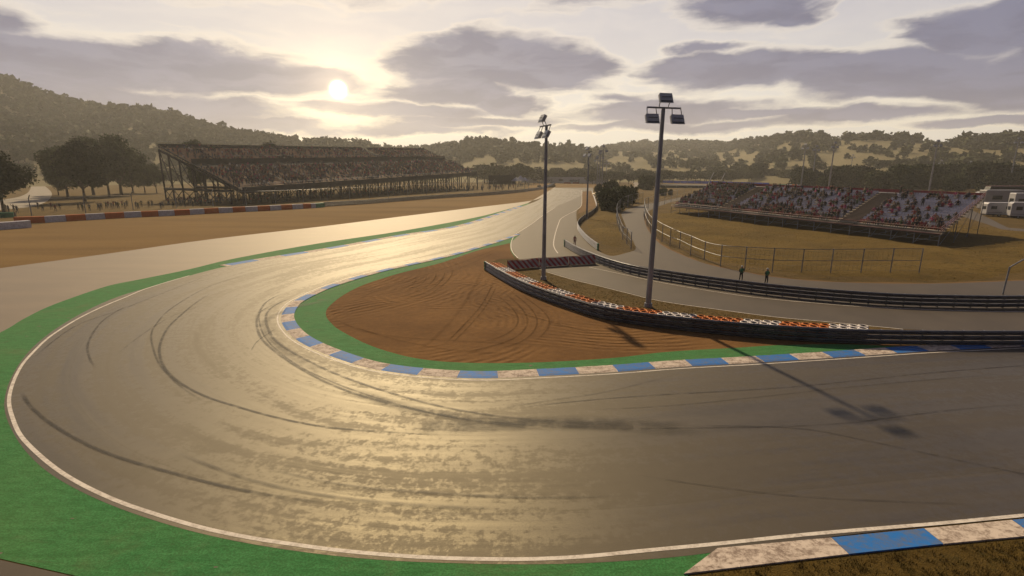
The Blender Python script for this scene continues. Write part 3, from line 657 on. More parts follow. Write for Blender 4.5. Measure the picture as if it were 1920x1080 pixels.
# ================================================================ TREES
def leaf_mesh(name, lobes, nleaf, size, trunkh, tr, mats, seed, limbs=5, flat=.75):
    """crown of many leaf-sized faces spread through lumpy lobes; trunk and limbs returned as a second mesh"""
    g = np.random.default_rng(seed); vs = []; 
    w_ = np.array([l[3]**2 for l in lobes]); w_ = w_/w_.sum(); pick = g.choice(len(lobes), nleaf, p=w_)
    L = np.array(lobes)[pick]
    # clumps on the lobe surfaces
    ncl = max(12, nleaf//26); cd = g.normal(size=(ncl, 3)); cd /= np.linalg.norm(cd, axis=1)[:, None]
    k = g.integers(0, ncl, nleaf)
    d = cd[k]+g.normal(size=(nleaf, 3))*.17; d /= np.linalg.norm(d, axis=1)[:, None]
    rr = (.52+.66*g.random(ncl))[k]*(.82+.25*g.random(nleaf))
    P = L[:, :3]+d*rr[:, None]*L[:, 3:4]*np.array([1, 1, flat])
    a = g.normal(size=(nleaf, 3)); a /= np.linalg.norm(a, axis=1)[:, None]
    b = np.cross(a, g.normal(size=(nleaf, 3))); b /= np.linalg.norm(b, axis=1)[:, None]
    s = size*(.6+.8*g.random(nleaf))[:, None]
    q = np.stack([P+a*s, P+b*s*.6, P-a*s*.9, P-b*s*.6], 1).reshape(-1, 3)
    me = bpy.data.meshes.new(name); nf = nleaf
    me.vertices.add(len(q)); me.vertices.foreach_set('co', q.astype(np.float32).ravel())
    me.loops.add(nf*4); me.loops.foreach_set('vertex_index', np.arange(nf*4, dtype=np.int32))
    me.polygons.add(nf); me.polygons.foreach_set('loop_start', np.arange(0, nf*4, 4, dtype=np.int32)); me.polygons.foreach_set('loop_total', np.full(nf, 4, dtype=np.int32))
    me.materials.append(mats[0]); me.update(); me.validate()
    mb = MB()
    if trunkh > 0:
        c = Vector((0, 0, trunkh)); mb.tube((0, 0, -.6), (0.1*trunkh*(g.random()-.5), 0, trunkh), tr*1.25, tr*.8, 7)
        for l in list(lobes)[:limbs]: mb.tube(c-Vector((0, 0, trunkh*.15*g.random())), Vector(l[:3])*.92, tr*.6, tr*.15, 5)
    return me, (mb.mesh('trunk', mats[1]) if trunkh > 0 else None)
def lobes_for(h, w, th, n, seed):
    g = random.Random(seed); out = []
    for i in range(n):
        a = 2*math.pi*i/n+g.uniform(-.5, .5); r = w*g.uniform(.22, .55); z = th+(h-th)*g.uniform(.22, .72)
        out.append((math.cos(a)*r, math.sin(a)*r, z, w*g.uniform(.34, .5)))
    out.append((0, 0, th+(h-th)*.72, w*.42)); out.append((w*.12, -w*.1, th+(h-th)*.45, w*.6)); return out
# prototypes 1 m = real size; scaled per tree
P_BROAD = [leaf_mesh('crown', lobes_for(20, 10, 2.6, 9, s), 14000, .42, 4.0, .45, (M['leaf'], M['bark']), s) for s in (1, 2, 3)]
P_MID = [leaf_mesh('crown', lobes_for(10, 5.5, 2.0, 6, s), 1500, .48, 2.4, .25, (M['leaf2'], M['bark']), s) for s in (11, 12, 13)]
P_BUSH = [leaf_mesh('crown', lobes_for(5, 3.6, -.5, 7, s), 4200, .24, 1.0, .14, (M['leaf'], M['bark']), s, flat=.9) for s in (21, 22)]
TREES = []
def tree(p, proto, h_, base_h, label, group=None, name='tree', wide=1.0):
    t = empty(name, p, random.uniform(0, 6.28)); s = h_/base_h; t.scale = (s*wide, s*wide, s)
    child('crown', proto[0], t)
    if proto[1]: child('trunk', proto[1], t)
    tag(t, label, 'bush' if name == 'bush' else 'tree', group); TREES.append(t); return t
# dark trees left of the stand
big = [(128,372,272,1.0,'leftmost tall dark tree of the clump left of the left grandstand'),(160,378,262,.9,'dark tree with a forked trunk standing nearest in the clump left of the grandstand'),(176,366,255,1.0,'tall dark tree with twiggy top behind the forked trunk'),(205,368,270,.9,'dark tree in the middle of the left clump, a dip in the crown line'),
 (228,366,250,1.0,'tallest dark tree of the left clump, crown with twigs above the hill foot'),(250,362,290,.9,'dark tree on the right shoulder of the left clump'),(272,362,302,.85,'low dark tree of the clump just left of the stand end'),(294,362,305,.8,'small dark tree touching the near end frame of the left grandstand'),(110,366,312,.8,'low dark tree on the left flank of the clump beside the pale path')]
for i, (bx, by, ty, wd, lb) in enumerate(big):
    p = at(bx, by); d = math.hypot(p.x, p.y); hh = (by-ty)/(by-317.5)*H*1.0
    tree(p, P_BROAD[i % 3], hh, 19.0, lb, 'dark trees left of the left grandstand', 'broadleaf_tree', wd*15.5/19*1.1)
tree(at(8, 400), P_BROAD[1], 17.5, 19, 'dark tree cut by the left edge of the picture above the white barrier', None, 'broadleaf_tree', .95)
tree(at(-45, 404), P_BROAD[2], 19, 19, 'dark tree mostly beyond the left edge of the picture', None, 'broadleaf_tree', .95)
for bx, d, hh, lb in [(370, 235, 25.6, 'tree whose twiggy top shows above the near end of the left grandstand'), (512, 262, 25.8, 'tree whose top just shows above the middle of the left grandstand')]:
    a = dirpx(bx, 300)[0]; tree(Vector((d*math.tan(a), d, 0)), P_BROAD[0 if bx < 400 else 2], hh, 19, lb, None, 'broadleaf_tree', .55)
# bushes on the bank
for bx, by, ty, wd, lb in [(1136,394,348,1.0,'low dark bush at the left foot of the bush clump on the bank'),(1150,396,352,1.1,'dark bush at the front of the clump on the bank'),(1166,386,342,1.15,'tallest dark bush of the clump on the grass bank'),(1180,380,350,1.0,'dark bush at the right of the clump behind the curved fence'),
  (1146,372,334,1.0,'dark bush at the back of the bank clump beneath the group of masts'),(1122,365,342,.7,'small bush at the kerb side of the straight, left of the bush clump'),(1216,356,324,1.1,'round dark bush just left of the tall mast, by the bend of the service road'),(1205,354,328,.9,'dark bush left of the round bush at the service road bend'),(1243,367,350,1.1,'low bush between the curved fence and the dark wall, right of the tall mast'),(1257,366,353,.8,'low bush right behind the curved fence near the stand corner')]:
    p = on(bx, by); pf = at(bx, by); hh = (by-ty)/(by-317.5)*H
    tree(Vector((pf.x, pf.y, gz(pf.x, pf.y)*.5)), random.choice(P_BUSH), hh, 5.6, lb, 'bushes on the grass bank', 'bush', wd*1.0)
# tree rows on the flat ground behind the circuit
def row(x0, x1, n, by, ty, jit, label, group, wide=1.0, name='tree', protos=P_MID):
    bh = 5.6 if protos is P_BUSH else 9.6
    for i in range(n):
        x = x0+(x1-x0)*(i+random.uniform(-.4, .4))/max(1, n-1); b = by+random.uniform(-jit, jit)*.35; tp = ty+random.uniform(-jit, jit)
        p = at(x, b); hh = (b-tp)/(b-317.5)*H
        tree(p, random.choice(protos), hh, bh, ORD[i]+' from left, '+label, group, name, wide)
row(893, 985, 9, 344, 309, 5, 'dark round tree in the row behind the video screen', 'trees behind the video screen', 1.1)
row(990, 1110, 13, 342, 317, 5, 'dark tree in the row above the white hoarding', 'trees above the white hoarding', 1.3)
row(1100, 1240, 14, 344, 321, 5, 'dark tree in the row beyond the bank bushes', 'trees beyond the bank bushes', 1.2)
row(1240, 1330, 12, 341, 320, 3, 'dark tree in the row behind the blue wall', 'trees behind the blue wall', 1.3)
row(1330, 1500, 22, 341, 318, 4, 'dark tree in the row above the back edge of the right stand', 'trees behind the right stand', 1.3)
row(1500, 1700, 24, 352, 315, 12, 'bushy tree in the dark hedge above the right stand', 'hedge of trees behind the right stand', 1.0, 'tree', P_BUSH)
row(1690, 2080, 36, 354, 310, 14, 'bushy tree in the dark hedge above the caravans', 'hedge of trees above the caravans', 1.0, 'tree', P_BUSH)
row(-120, 110, 12, 346, 322, 4, 'distant tree beyond the pale path at the hill foot', 'trees at the foot of the left hill', 1.5)
row(110, 330, 10, 345, 318, 4, 'distant tree behind the tall dark clump', 'trees behind the dark clump', 1.5)
# hill trees
def dens(px, s):
    if px < 720: return 1.0
    if px < 840: return .6
    if px < 1110: return .10 if s < .5 else 1.0
    if px < 1400: return .16 if s < .8 else .8
    return .34 if s < .45 else .55
cand = []
g = random.Random(5); tries = 0
while tries < 34000:
    tries += 1
    a = R(-58)+R(116)*g.random(); r = R0+math.sqrt(g.random())*1300
    rd = float(np.interp(a, azs, rds)); s = (r-R0)/(rd-R0)
    if s > 1.08 or s < .02: continue
    px = 960+math.tan(a)*FPX/math.cos(PITCH)*1.0
    x, y = r*math.sin(a), r*math.cos(a)
    nz = mnoise.fractal(Vector((x*.011, y*.011, 5)), 1.0, 2.0, 3)
    dd = dens(px, s)
    lim = {1.0: -.55, .6: -.2}.get(dd, .62-dd*1.05)
    if s > .93: lim = -.7 if not (1545 < px < 1580 or 1720 < px < 1800 or 1420 < px < 1440) else .5
    if nz < lim and g.random() > .07+.1*dd: continue
    cand.append((r, x, y, hillh(a, r)-.3, a, px, s))
cand.sort()
NIND = max(0, 292-len(TREES))
labs = [(-9e9, 560, 'tree on the lower slope of the wooded left hill'), (560, 1100, 'round tree on the pale meadow slope in the middle distance'), (1100, 1420, 'round tree on the hazy meadow slope right of the near masts'), (1420, 9e9, 'tree on the patchy lower slope of the right hill')]
step_k = 1
ind = [c for c in cand if -100 < c[5] < 2020][:NIND]; ids = set(id(c) for c in ind)
for c in ind:
    lb = next(l for a0, a1, l in labs if a0 <= c[5] < a1)
    tree(Vector((c[1], c[2], c[3])), g.choice(P_MID), g.uniform(7.5, 13), 9.6, lb, lb.replace('round tree', 'trees').replace('tree on', 'trees on'), 'tree', g.uniform(1.1, 1.5))
rest = [c for c in cand if id(c) not in ids]
# the wood: one mesh of leafy crowns
NT_, NL = 8, 46
protos = []
for s_ in range(NT_):
    gg = np.random.default_rng(100+s_); u = gg.normal(size=(NL, 3)); u /= np.linalg.norm(u, axis=1)[:, None]; u[:, 2] = np.abs(u[:, 2])*.9+.0
    P = u*np.array([.50, .50, .95])*(.55+.5*gg.random((NL, 1))); P[:, 2] += .12
    a_ = gg.normal(size=(NL, 3)); a_ /= np.linalg.norm(a_, axis=1)[:, None]; b_ = np.cross(a_, gg.normal(size=(NL, 3))); b_ /= np.linalg.norm(b_, axis=1)[:, None]
    sz = .17+.12*gg.random((NL, 1))
    protos.append(np.stack([P+a_*sz, P+b_*sz*.8, P-a_*sz, P-b_*sz*.8], 1).reshape(-1, 3))
allv = []
for c in rest:
    h_ = g.uniform(6.0, 12.0)*(g.uniform(1.0, 1.5) if c[6] > .9 else 1); w_ = h_*g.uniform(.95, 1.35); th = g.uniform(0, 6.28); ct, st_ = math.cos(th), math.sin(th); q = protos[g.randrange(NT_)]
    X_ = (q[:, 0]*ct-q[:, 1]*st_)*w_+c[1]; Y_ = (q[:, 0]*st_+q[:, 1]*ct)*w_+c[2]; allv.append(np.stack([X_, Y_, q[:, 2]*h_+c[3]-.3], 1))
allv = np.concatenate(allv).astype(np.float32); nf = len(allv)//4
me = bpy.data.meshes.new('wood'); me.vertices.add(len(allv)); me.vertices.foreach_set('co', allv.ravel()); me.loops.add(nf*4); me.loops.foreach_set('vertex_index', np.arange(nf*4, dtype=np.int32))
me.polygons.add(nf); me.polygons.foreach_set('loop_start', np.arange(0, nf*4, 4, dtype=np.int32)); me.polygons.foreach_set('loop_total', np.full(nf, 4, dtype=np.int32)); me.materials.append(M['leaf2']); me.update()
fo = bpy.data.objects.new('woodland', me); COL.objects.link(fo); tag(fo, 'hazy woodland of small crowns covering the far hillsides', 'woodland', None, 'stuff')
print('trees', len(TREES), 'wood', len(rest), 'cand', len(cand))

# ================================================================ BARRIERS
WB = [(-.03, 0), (.02, .01), (.085, .07), (.085, .10), (.0, .155), (.0, .175), (.085, .225), (.085, .25), (.01, .31), (.03, .328), (-.03, .335)]
def guardrail(px_top, label, htop=1.1, rails=3, face=1, step=1.4, group='steel guard rails', cap=(), per=6, post_m='rail', ext=None):
    pts = path(px_top, htop, per); 
    pts = smooth_pts([Vector((p.x, p.y, 0)) for p in pts], 2)
    if ext: pts += ext
    pts = resample(pts, step)
    t = empty('guard_rail', pts[0]); prof = [(a*face, b) for a, b in WB]
    for k in range(rails):
        mb = MB(); z = htop-.335-k*.365; mb.sweep([p+Vector((0, 0, z)) for p in pts], prof); mb.build('rail', M['rail'], t)
    npost = 0; stp = max(1, math.ceil(len(pts)/98))
    pm = None
    for i in range(0, len(pts), stp):
        if pm is None:
            mb = MB(); mb.box((0, 0, htop/2-.02), (.10, .14, htop-.02)); mb.box((0, 0, htop-.02), (.11, .15, .03)); pm = mb.mesh('post', M[post_m])
        a = pts[max(0, i-1)]; b = pts[min(len(pts)-1, i+1)]; d = (b-a).normalized()
        nr = Vector((d.y, -d.x, 0)); pp = pts[i]-nr*face*.10
        o = child('post', pm, t, pp-t.location, math.atan2(d.y, d.x))
    for w_ in cap:
        p = pts[0] if w_ == 0 else pts[-1]; q = pts[1] if w_ == 0 else pts[-2]; d = (p-q).normalized(); mb = MB()
        for k in range(rails): mb.tube(p+Vector((0, 0, htop-.16-k*.36))-d*.05, p+Vector((0, 0, htop-.16-k*.36))+d*.22, .17, .15, 10)
        mb.box(p+d*.06+Vector((0, 0, htop/2)), (.16, .2, htop), math.atan2(d.y, d.x)); mb.build('end_cap', M['greencap'], t)
    tag(t, label, 'guard rail', group); return pts, t
A_px = [(910,490),(924,498),(940,507),(976,525),(1024,543),(1072,558),(1121,572),(1169,581),(1217,587.5),(1270,593.5),(1346,601),(1452,609.5),(1580,616.5),(1736,619.5),(1920,620),(2200,618)]
A_pts, _ = guardrail(A_px, 'triple steel guard rail curving along the infield dirt with tyre stacks behind it', cap=(0,), face=1, ext=None)
B_pts, _ = guardrail([(1059,449),(1082,462),(1121,477.5),(1165,491),(1212,501),(1265,509),(1320,517),(1452,533),(1594,545),(1700,551),(1820,553.5),(1920,554),(2200,550)], 'triple steel guard rail between the lower and upper service roads', 1.15, face=1, cap=(0,))
guardrail([(1110,356),(1113,364),(1118,378),(1118,387),(1108,396),(1094,404),(1084,413),(1084,421),(1091,431),(1104,444),(1121,456)], 'steel guard rail along the left foot of the grass bank with a green end', 1.1, face=1, cap=(1,), per=5)
guardrail([(609,379),(688,374.5),(812,366),(940,358.7),(1017,350),(1040,341)], 'dark guard rail along the gravel trap in front of the left grandstand', 1.5, 4, 1, 3.0)
guardrail([(-700,395),(-300,392),(-60,394),(28,398)], 'guard rail beyond the left edge of the tyre wall', 1.2, 3, 1, 3.0)

# tyre stacks behind rail A, two staggered rows in orange and white blocks
tyre_me = {}
def tyre_mesh(m):
    mb = MB(); n = 20; prof = [(.20, 0), (.25, -.10), (.315, -.085), (.335, 0), (.315, .085), (.255, .105), (.225, .075)]; vs = []
    for i in range(n):
        a = 2*math.pi*i/n
        for r, z in prof: vs.append((math.cos(a)*r, math.sin(a)*r, z))
    k = len(prof); fs = [(i*k+j, ((i+1) % n)*k+j, ((i+1) % n)*k+(j+1) % k, i*k+(j+1) % k) for i in range(n) for j in range(k)]
    mb.add(vs, fs); mb.m = [1 if j in (0, 6) else 0 for i in range(n) for j in range(k)]; return mb.mesh('tyre', [m, M['rubber']], True)
tm = {'white': tyre_mesh(M['t_white']), 'orange': tyre_mesh(M['t_orange'])}
end_s = arclen_to(A_pts, at(1606, 617, 1.1)*1.0)
ap = resample([Vector((p.x, p.y, 0)) for p in A_pts], .25)
def along(pts, s):
    i = min(len(pts)-2, int(s/.25)); f = s/.25-i; p = pts[i].lerp(pts[i+1], f); d = (pts[i+1]-pts[i]).normalized(); return p, d
best = min(range(len(ap)), key=lambda i: (ap[i]-Vector((at(1610, 617, 1.1).x, at(1610, 617, 1.1).y, 0))).length); Ltot = best*.25+1.6
npair = int((Ltot-.9)/.67)
nblk = 14; per = npair/nblk
cnt = {}
for i in range(npair):
    b = min(nblk-1, int(i/per)); colr = 'white' if b % 2 else 'orange'
    for rw in (0, 1):
        s = .9+i*.67+(.33 if rw else 0); p, d = along(ap, s); nr = Vector((d.y, -d.x, 0)); q = p-nr*(.55+rw*.60)
        q.x += random.uniform(-.02, .02); q.y += random.uniform(-.02, .02)
        t = empty('tyre_stack', q, random.uniform(0, 6))
        for k in range(5): child('tyre', tm[colr], t, (random.uniform(-.015, .015), random.uniform(-.015, .015), .105+k*.21))
        c = cnt.get((b, rw), 0); cnt[(b, rw)] = c+1
        tag(t, '%s tyre stack, %s in the %s row of the %s %s block from the left' % (colr, ORD[c], 'back' if rw else 'front', ORD[b//2], colr), 'tyre stack', 'tyre stacks behind the guard rail')

# striped red and white banner barriers
def banner(a, b, z, label):
    a = Vector((a.x, a.y, 0)); b = Vector((b.x, b.y, 0)); L = (b-a).length; an = math.atan2(b.y-a.y, b.x-a.x); t = empty('striped_barrier', a, an)
    mb = MB(); n = 24
    def P(x, zz):
        return (x, .05*math.sin(x*2.3)*(1-abs(zz/z-.5)), max(.03, zz-(.06*math.sin(x/L*math.pi) if zz > z*.5 else 0)))
    for i in range(n):
        x0, x1 = L*i/n, L*(i+1)/n
        mb.quad(P(x0, 0), P(x1, 0), P(x1, z), P(x0, z), 0)
    o = mb.build('sheet', [M['stripe']], None); o.parent = t
    sol = o.modifiers.new('thick', 'SOLIDIFY'); sol.thickness = .04
    for x in (.04, L-.04):
        m2 = MB(); m2.tube((x, .12, 0), (x, .12, z+.06), .04, n=8); m2.box((x, .25, .04), (.1, .7, .07)); q = m2.build('post', M['darksteel']); q.parent = t
    m2 = MB(); m2.tube((0, .1, z), (L, .1, z), .03, n=6); q = m2.build('top_rail', M['red']); q.parent = t
    tag(t, label, 'barrier', 'red and white striped barriers')
def mat_stripe():
    m, t, bs = mat('striped_sheet'); tcn = t.new('ShaderNodeTexCoord'); s = t.new('ShaderNodeSeparateXYZ', i_0=tcn.outputs['Object'])
    k = t.math('ADD', t.math('MULTIPLY', s.outputs[0], 1.45), t.math('MULTIPLY', s.outputs[2], 1.3)); f = t.math('FRACT', k); f = t.math('GREATER_THAN', f, .5)
    n = t.noise(tcn.outputs['Object'], 2.5, 5)
    c = t.mix(f, (.34, .022, .035), (.42, .36, .36)); t.put(bs.inputs['Base Color'], t.mix(t.math('MULTIPLY', t.smooth(n, .35, .7), .45), c, (.12, .04, .04))); bs.inputs['Roughness'].default_value = .6; return m
M['stripe'] = mat_stripe()
banner(at(952,489,1.15), at(1011,484,1.15), 1.15, 'left panel of the red and white striped barrier, behind the first tyre stacks')
banner(at(1012,484,1.15), at(1066,481,1.15), 1.15, 'middle panel of the red and white striped barrier, right of the mast')
banner(at(1067,481,1.15), at(1117,478.5,1.15), 1.15, 'right panel of the red and white striped barrier, ending at the guard rail')

# wrapped tyre wall on the left: white and orange blocks
def wallblock(a, b, m, hgt, dp, label, name='barrier_block', nrm=1):
    an = math.atan2(b.y-a.y, b.x-a.x); L = (b-a).length; t = MB(); w_ = dp; r = .12
    prof = [(0, 0), (0, hgt-r), (r, hgt), (w_-r, hgt), (w_, hgt-r), (w_, 0)]
    vs = []; n = 5
    for i in range(n):
        x = .02+(L-.04)*i/(n-1)
        for y, z in prof: vs.append((x, y+.015*math.sin(i*2.1+z*3), z+.012*math.sin(i*1.7)*(z > .5)))
    k = len(prof); fs = [(i*k+j, (i+1)*k+j, (i+1)*k+(j+1) % k, i*k+(j+1) % k) for i in range(n-1) for j in range(k)]+[tuple(range(k)), tuple(range(n*k-1, (n-1)*k-1, -1))]
    t.add(vs, fs); o = t.build(name, m); o.location = a; o.rotation_euler = (0, 0, an); tag(o, label, 'barrier', 'orange and white wall blocks along the gravel trap'); return o
edges_px = [(27,419.5),(85,417.5),(125,415),(162,412.8),(198,410.6),(234,408.5),(266,407),(298,405.6),(328,404.2),(357,402.6),(384,401),(411,399.6),(437,398.3),(461,397),(484,396),(507,394.8),(528,393.6),(549,392.4),(569,391.2),(584,390.3),(592.5,389.8),(609,388.4)]
seq = ['o','w','o','w','o','w','o','w','o','w','o','w','o','w','o','w','o','w','o','w','g']
# colours alternate from the orange block at the left end
cn = {'o': 0, 'w': 0, 'g': 0}
for i in range(len(edges_px)-1):
    k = seq[i]; m = {'o': M['w_orange'], 'w': M['w_white'], 'g': M['greencap']}[k]; nm = {'o': 'orange', 'w': 'white', 'g': 'green'}[k]; cn[k] += 1
    lb = 'green end block closing the orange and white wall near the stand' if k == 'g' else '%s wall block along the far gravel trap, %s %s one from the left' % (nm, ORD[cn[k]-1], nm)
    wallblock(at(*edges_px[i]), at(*edges_px[i+1]), m, 1.45, 1.1, lb)
wallblock(at(-260, 440), at(-60, 436), M['w_white'], 1.5, 1.3, 'white padded block beyond the left picture edge')
wallblock(at(-59, 436), at(60, 426.5), M['w_white'], 1.5, 1.4, 'large white padded block at the left edge in front of the orange wall')
wallblock(at(-60, 411), at(26, 407.5), M['greencap'], 1.3, 1.0, 'green block behind the large white padded block at the left edge')

# ================================================================ FENCES
def fence(feet, hgts, label, m='fence', post_r=.06, rails=(1.0, .52), crank=0.0, group='wire fences', wires=0, sub=None, rail_r=.035):
    t = empty('fence', feet[0]); tops = []
    for p, h_ in zip(feet, hgts):
        mb = MB(); mb.tube(p-Vector((0, 0, .2)), p+Vector((0, 0, h_)), post_r, n=6)
        if crank: mb.tube(p+Vector((0, 0, h_)), p+Vector((crank*.9, -crank*.5, h_+crank*.9)), post_r*.9, n=6)
        mb.tube(p+Vector((0, 0, h_-.01)), p+Vector((0, 0, h_+.03)), post_r*1.3, n=6)
        mb.build('post', M[m], t)
    for f in rails:
        mb = MB()
        rp = crom([a+Vector((0, 0, ha*f-.03)) for a, ha in zip(feet, hgts)], 5)
        for a, b in zip(rp, rp[1:]): mb.tube(a, b, rail_r, n=5, cap=False)
        mb.build('rail', M[m], t)
    if wires:
        mb = MB()
        for a, ha, b, hb in zip(feet, hgts, feet[1:], hgts[1:]):
            for k in range(wires):
                f = (k+.5)/wires; mb.tube(a+Vector((0, 0, ha*f)), b+Vector((0, 0, hb*f)), .010, n=3, cap=False)
            L = (b-a).length; nn = max(2, int(L/.5))
            for q in range(1, nn):
                c = a.lerp(b, q/nn); mb.tube(c+Vector((0, 0, .1)), c+Vector((0, 0, ha)), .006, n=3, cap=False)
        mb.build('wire_mesh', M['wire'], t)
    tag(t, label, 'fence', group); return t
f_px = [(1207,405,375),(1208,412,384),(1213,425,396),(1219,436,404),(1229,447,411),(1241,454,418),(1256,461.5,425),(1274,466,433),(1294.5,479,440.5),(1320,488,451),(1350.5,500,457),(1396,506.5,460),(1447.5,511,462),(1502.5,511,464),(1557,511.5,464),(1614,511.5,463.6),(1669,511.5,463),(1723,511.5,463)]
feet = []; hs = []
for x, b, t_ in f_px:
    p = on(x, b); feet.append(p); d = b-317.5; hs.append(max(2.4, (b-t_)/d*(H-p.z)*.97))
fence(feet, hs, 'grey post and rail wire fence curving along the mound in front of the right stand', wires=5, group=None)
e_px = [(1183,468,432),(1175,458,426),(1167.5,449,422),(1161,434,408),(1157,420,396),(1155.5,408,388),(1157,402,380),(1162,398,373),(1169,394,368),(1177,390,365),(1185,387,363),(1196,383,361),(1205,380,359)]
feet = []; hs = []
for x, b, t_ in e_px:
    p = on(x, b); feet.append(p); hs.append(max(2.2, (b-t_)/(b-317.5)*(H-p.z)*.95))
fence(feet, hs, 'wire fence bending round the foot of the bush covered bank', wires=4, group=None)
g_px = [(1207,405,375),(1208,398,371),(1215,393,370),(1226,390,366),(1235,387.6,363),(1246,383.5,360),(1258,379.5,358),(1269,375,354),(1282,371,352),(1296,368,350)]
feet = [on(x, b) for x, b, t_ in g_px]; hs = [min(4.0, (b-t_)/(b-317.5)*H) for x, b, t_ in g_px]
fence(feet, hs, 'fence along the service road running behind the tall mast to the right stand', wires=4, group=None)
lf = [(-60,412),(0,409),(60,405),(161,399.5),(250,394),(331,390.5),(400,387.5),(462,385),(517,382.5),(569,380),(615,377.5),(656,375),(693,373),(728,371),(765,368),(800,366),(838,363.5),(876,361),(905,359),(925,357.5),(940,356)]
feet = [at(*p) for p in lf]; fence(feet, [4.3+.006*(f.y-100) for f in feet], 'tall debris fence with cranked posts in front of the left grandstand', 'fence', .11, (.98,), 1.1, None, 7, rail_r=.03)
# cranked catch fence post at the right edge
p = at(1880, 552); t = empty('fence_post', (p.x, p.y, 0)); mb = MB(); mb.tube((0, 0, 0), (0.1, 0, 2.75), .07, n=8); q = mb.build('post', M['fence']); q.parent = t
mb = MB(); mb.tube((.1, 0, 2.72), (2.6, .3, 4.1), .06, n=8); q = mb.build('arm', M['fence']); q.parent = t
tag(t, 'cranked steel fence post leaning out at the right edge above the upper guard rail', 'fence post')

# ================================================================ LIGHT MASTS
def mast(p, h_, rz, label, group='floodlight masts', r=.24, tilt=0.0, hs=1.0):
    t = empty('floodlight_mast', p, rz); t.rotation_euler = (0, tilt, rz)
    mb = MB(); mb.tube((0, 0, -.3), (0, 0, h_), r, r*.62, 12); mb.tube((0, 0, 0), (0, 0, .35), r*1.5, r*1.3, 12); q = mb.build('pole', M['pole'], smooth=False); q.parent = t
    mb = MB(); mb.box((0, -.12, h_+.02), (2.9*hs, .16*hs, .13*hs)); q = mb.build('crossbar', M['pole']); q.parent = t
    for x, z in ((-1.08*hs, -.86*hs), (1.08*hs, -.86*hs), (-.05, .76*hs)):
        lamp = MB(); lx = .52; c = Vector((x, -.40, h_+z)); tl = R(-28)
        lamp.box(c, (1.05*hs, .34*hs, .66*hs), 0, 0, tl); lamp.box(c+Vector((0, -.16*hs, -.085*hs)), (1.12*hs, .05, .74*hs), 0, 0, tl)
        lo = lamp.build('lamp', M['lampbody']); lo.parent = t
        gl = MB(); gl.box(c+Vector((0, -.192*hs, -.10*hs)), (.98*hs, .03, .60*hs), 0, 0, tl)
        for k in (-.17, .0, .17): gl.box(c+Vector((0, -.225*hs, (-.11+k)*hs)), (.80*hs, .02, .045), 0, 1, tl)
        g2 = gl.build('glass', [M['lampglass'], M['black']]); g2.parent = lo
        br = MB()
        for sx in (-.42, .42): br.tube((x+sx*.9, -.12, h_), (x+sx, -.36, h_+z*.72), .035, n=5)
        b2 = br.build('bracket', M['black']); b2.parent = t
    tag(t, label, 'floodlight mast', group); return t
p2 = at(1215, 575); mast(p2, 16.9, R(8), 'tall near floodlight mast with three lamps facing us, right of the picture centre', None, .26, R(.9))
p1 = at(1019, 524); mast(p1, 16.4, R(-72), 'near floodlight mast seen side-on, rising behind the striped barrier', None, .24, R(.8))
p3 = at(1100, 410); mast(p3, 16.2, R(-66), 'third floodlight mast standing at the guard rail left of the bank', None, .24)
def mpx(bx, by, tx, ty, rz, label, group):
    p = at(bx, by); h_ = (by-ty)/(by-317.5)*H*.985; mast(p, h_, rz, label, group, .42, 0.0, 1.45)
mpx(1128,361,1130,278,R(10),'tallest mast of the small group above the bank bushes','masts above the bank bushes')
mpx(1123,360,1125,291,R(-20),'middle mast of the small group above the bank bushes','masts above the bank bushes')
mpx(1119,352,1121,297,R(-30),'leftmost mast of the small group above the bank bushes','masts above the bank bushes')
mpx(1136,343,1136,304,R(0),'shortest far mast right of the small group above the bank','masts above the bank bushes')
mpx(1501,354,1507,274,R(-60),'far mast seen side-on above the middle of the right stand','masts behind the right stand')
mpx(1521,353,1528,277,R(0),'far mast with three lamps, second of three above the right stand','masts behind the right stand')
mpx(1553,358,1564,271,R(10),'far leaning mast, third of three above the right stand','masts behind the right stand')
mpx(1592,341,1598,292,R(0),'small distant mast in the hedge right of the three far masts','masts behind the right stand')
mpx(1741,362,1756,268,R(5),'far mast rising above the right end of the right stand','masts behind the right stand')
mpx(1757,345,1763,303,R(0),'small distant mast just right of the stand end mast','masts behind the right stand')
mpx(1812,345,1817,305,R(0),'small distant mast in the hedge left of the vans','masts behind the right stand')
mpx(1829,345,1834,311,R(0),'smallest distant mast in the hedge above the caravans','masts behind the right stand')
mpx(1890,356,1911,263,R(-12),'far mast leaning above the black coach at the right edge','masts behind the right stand')

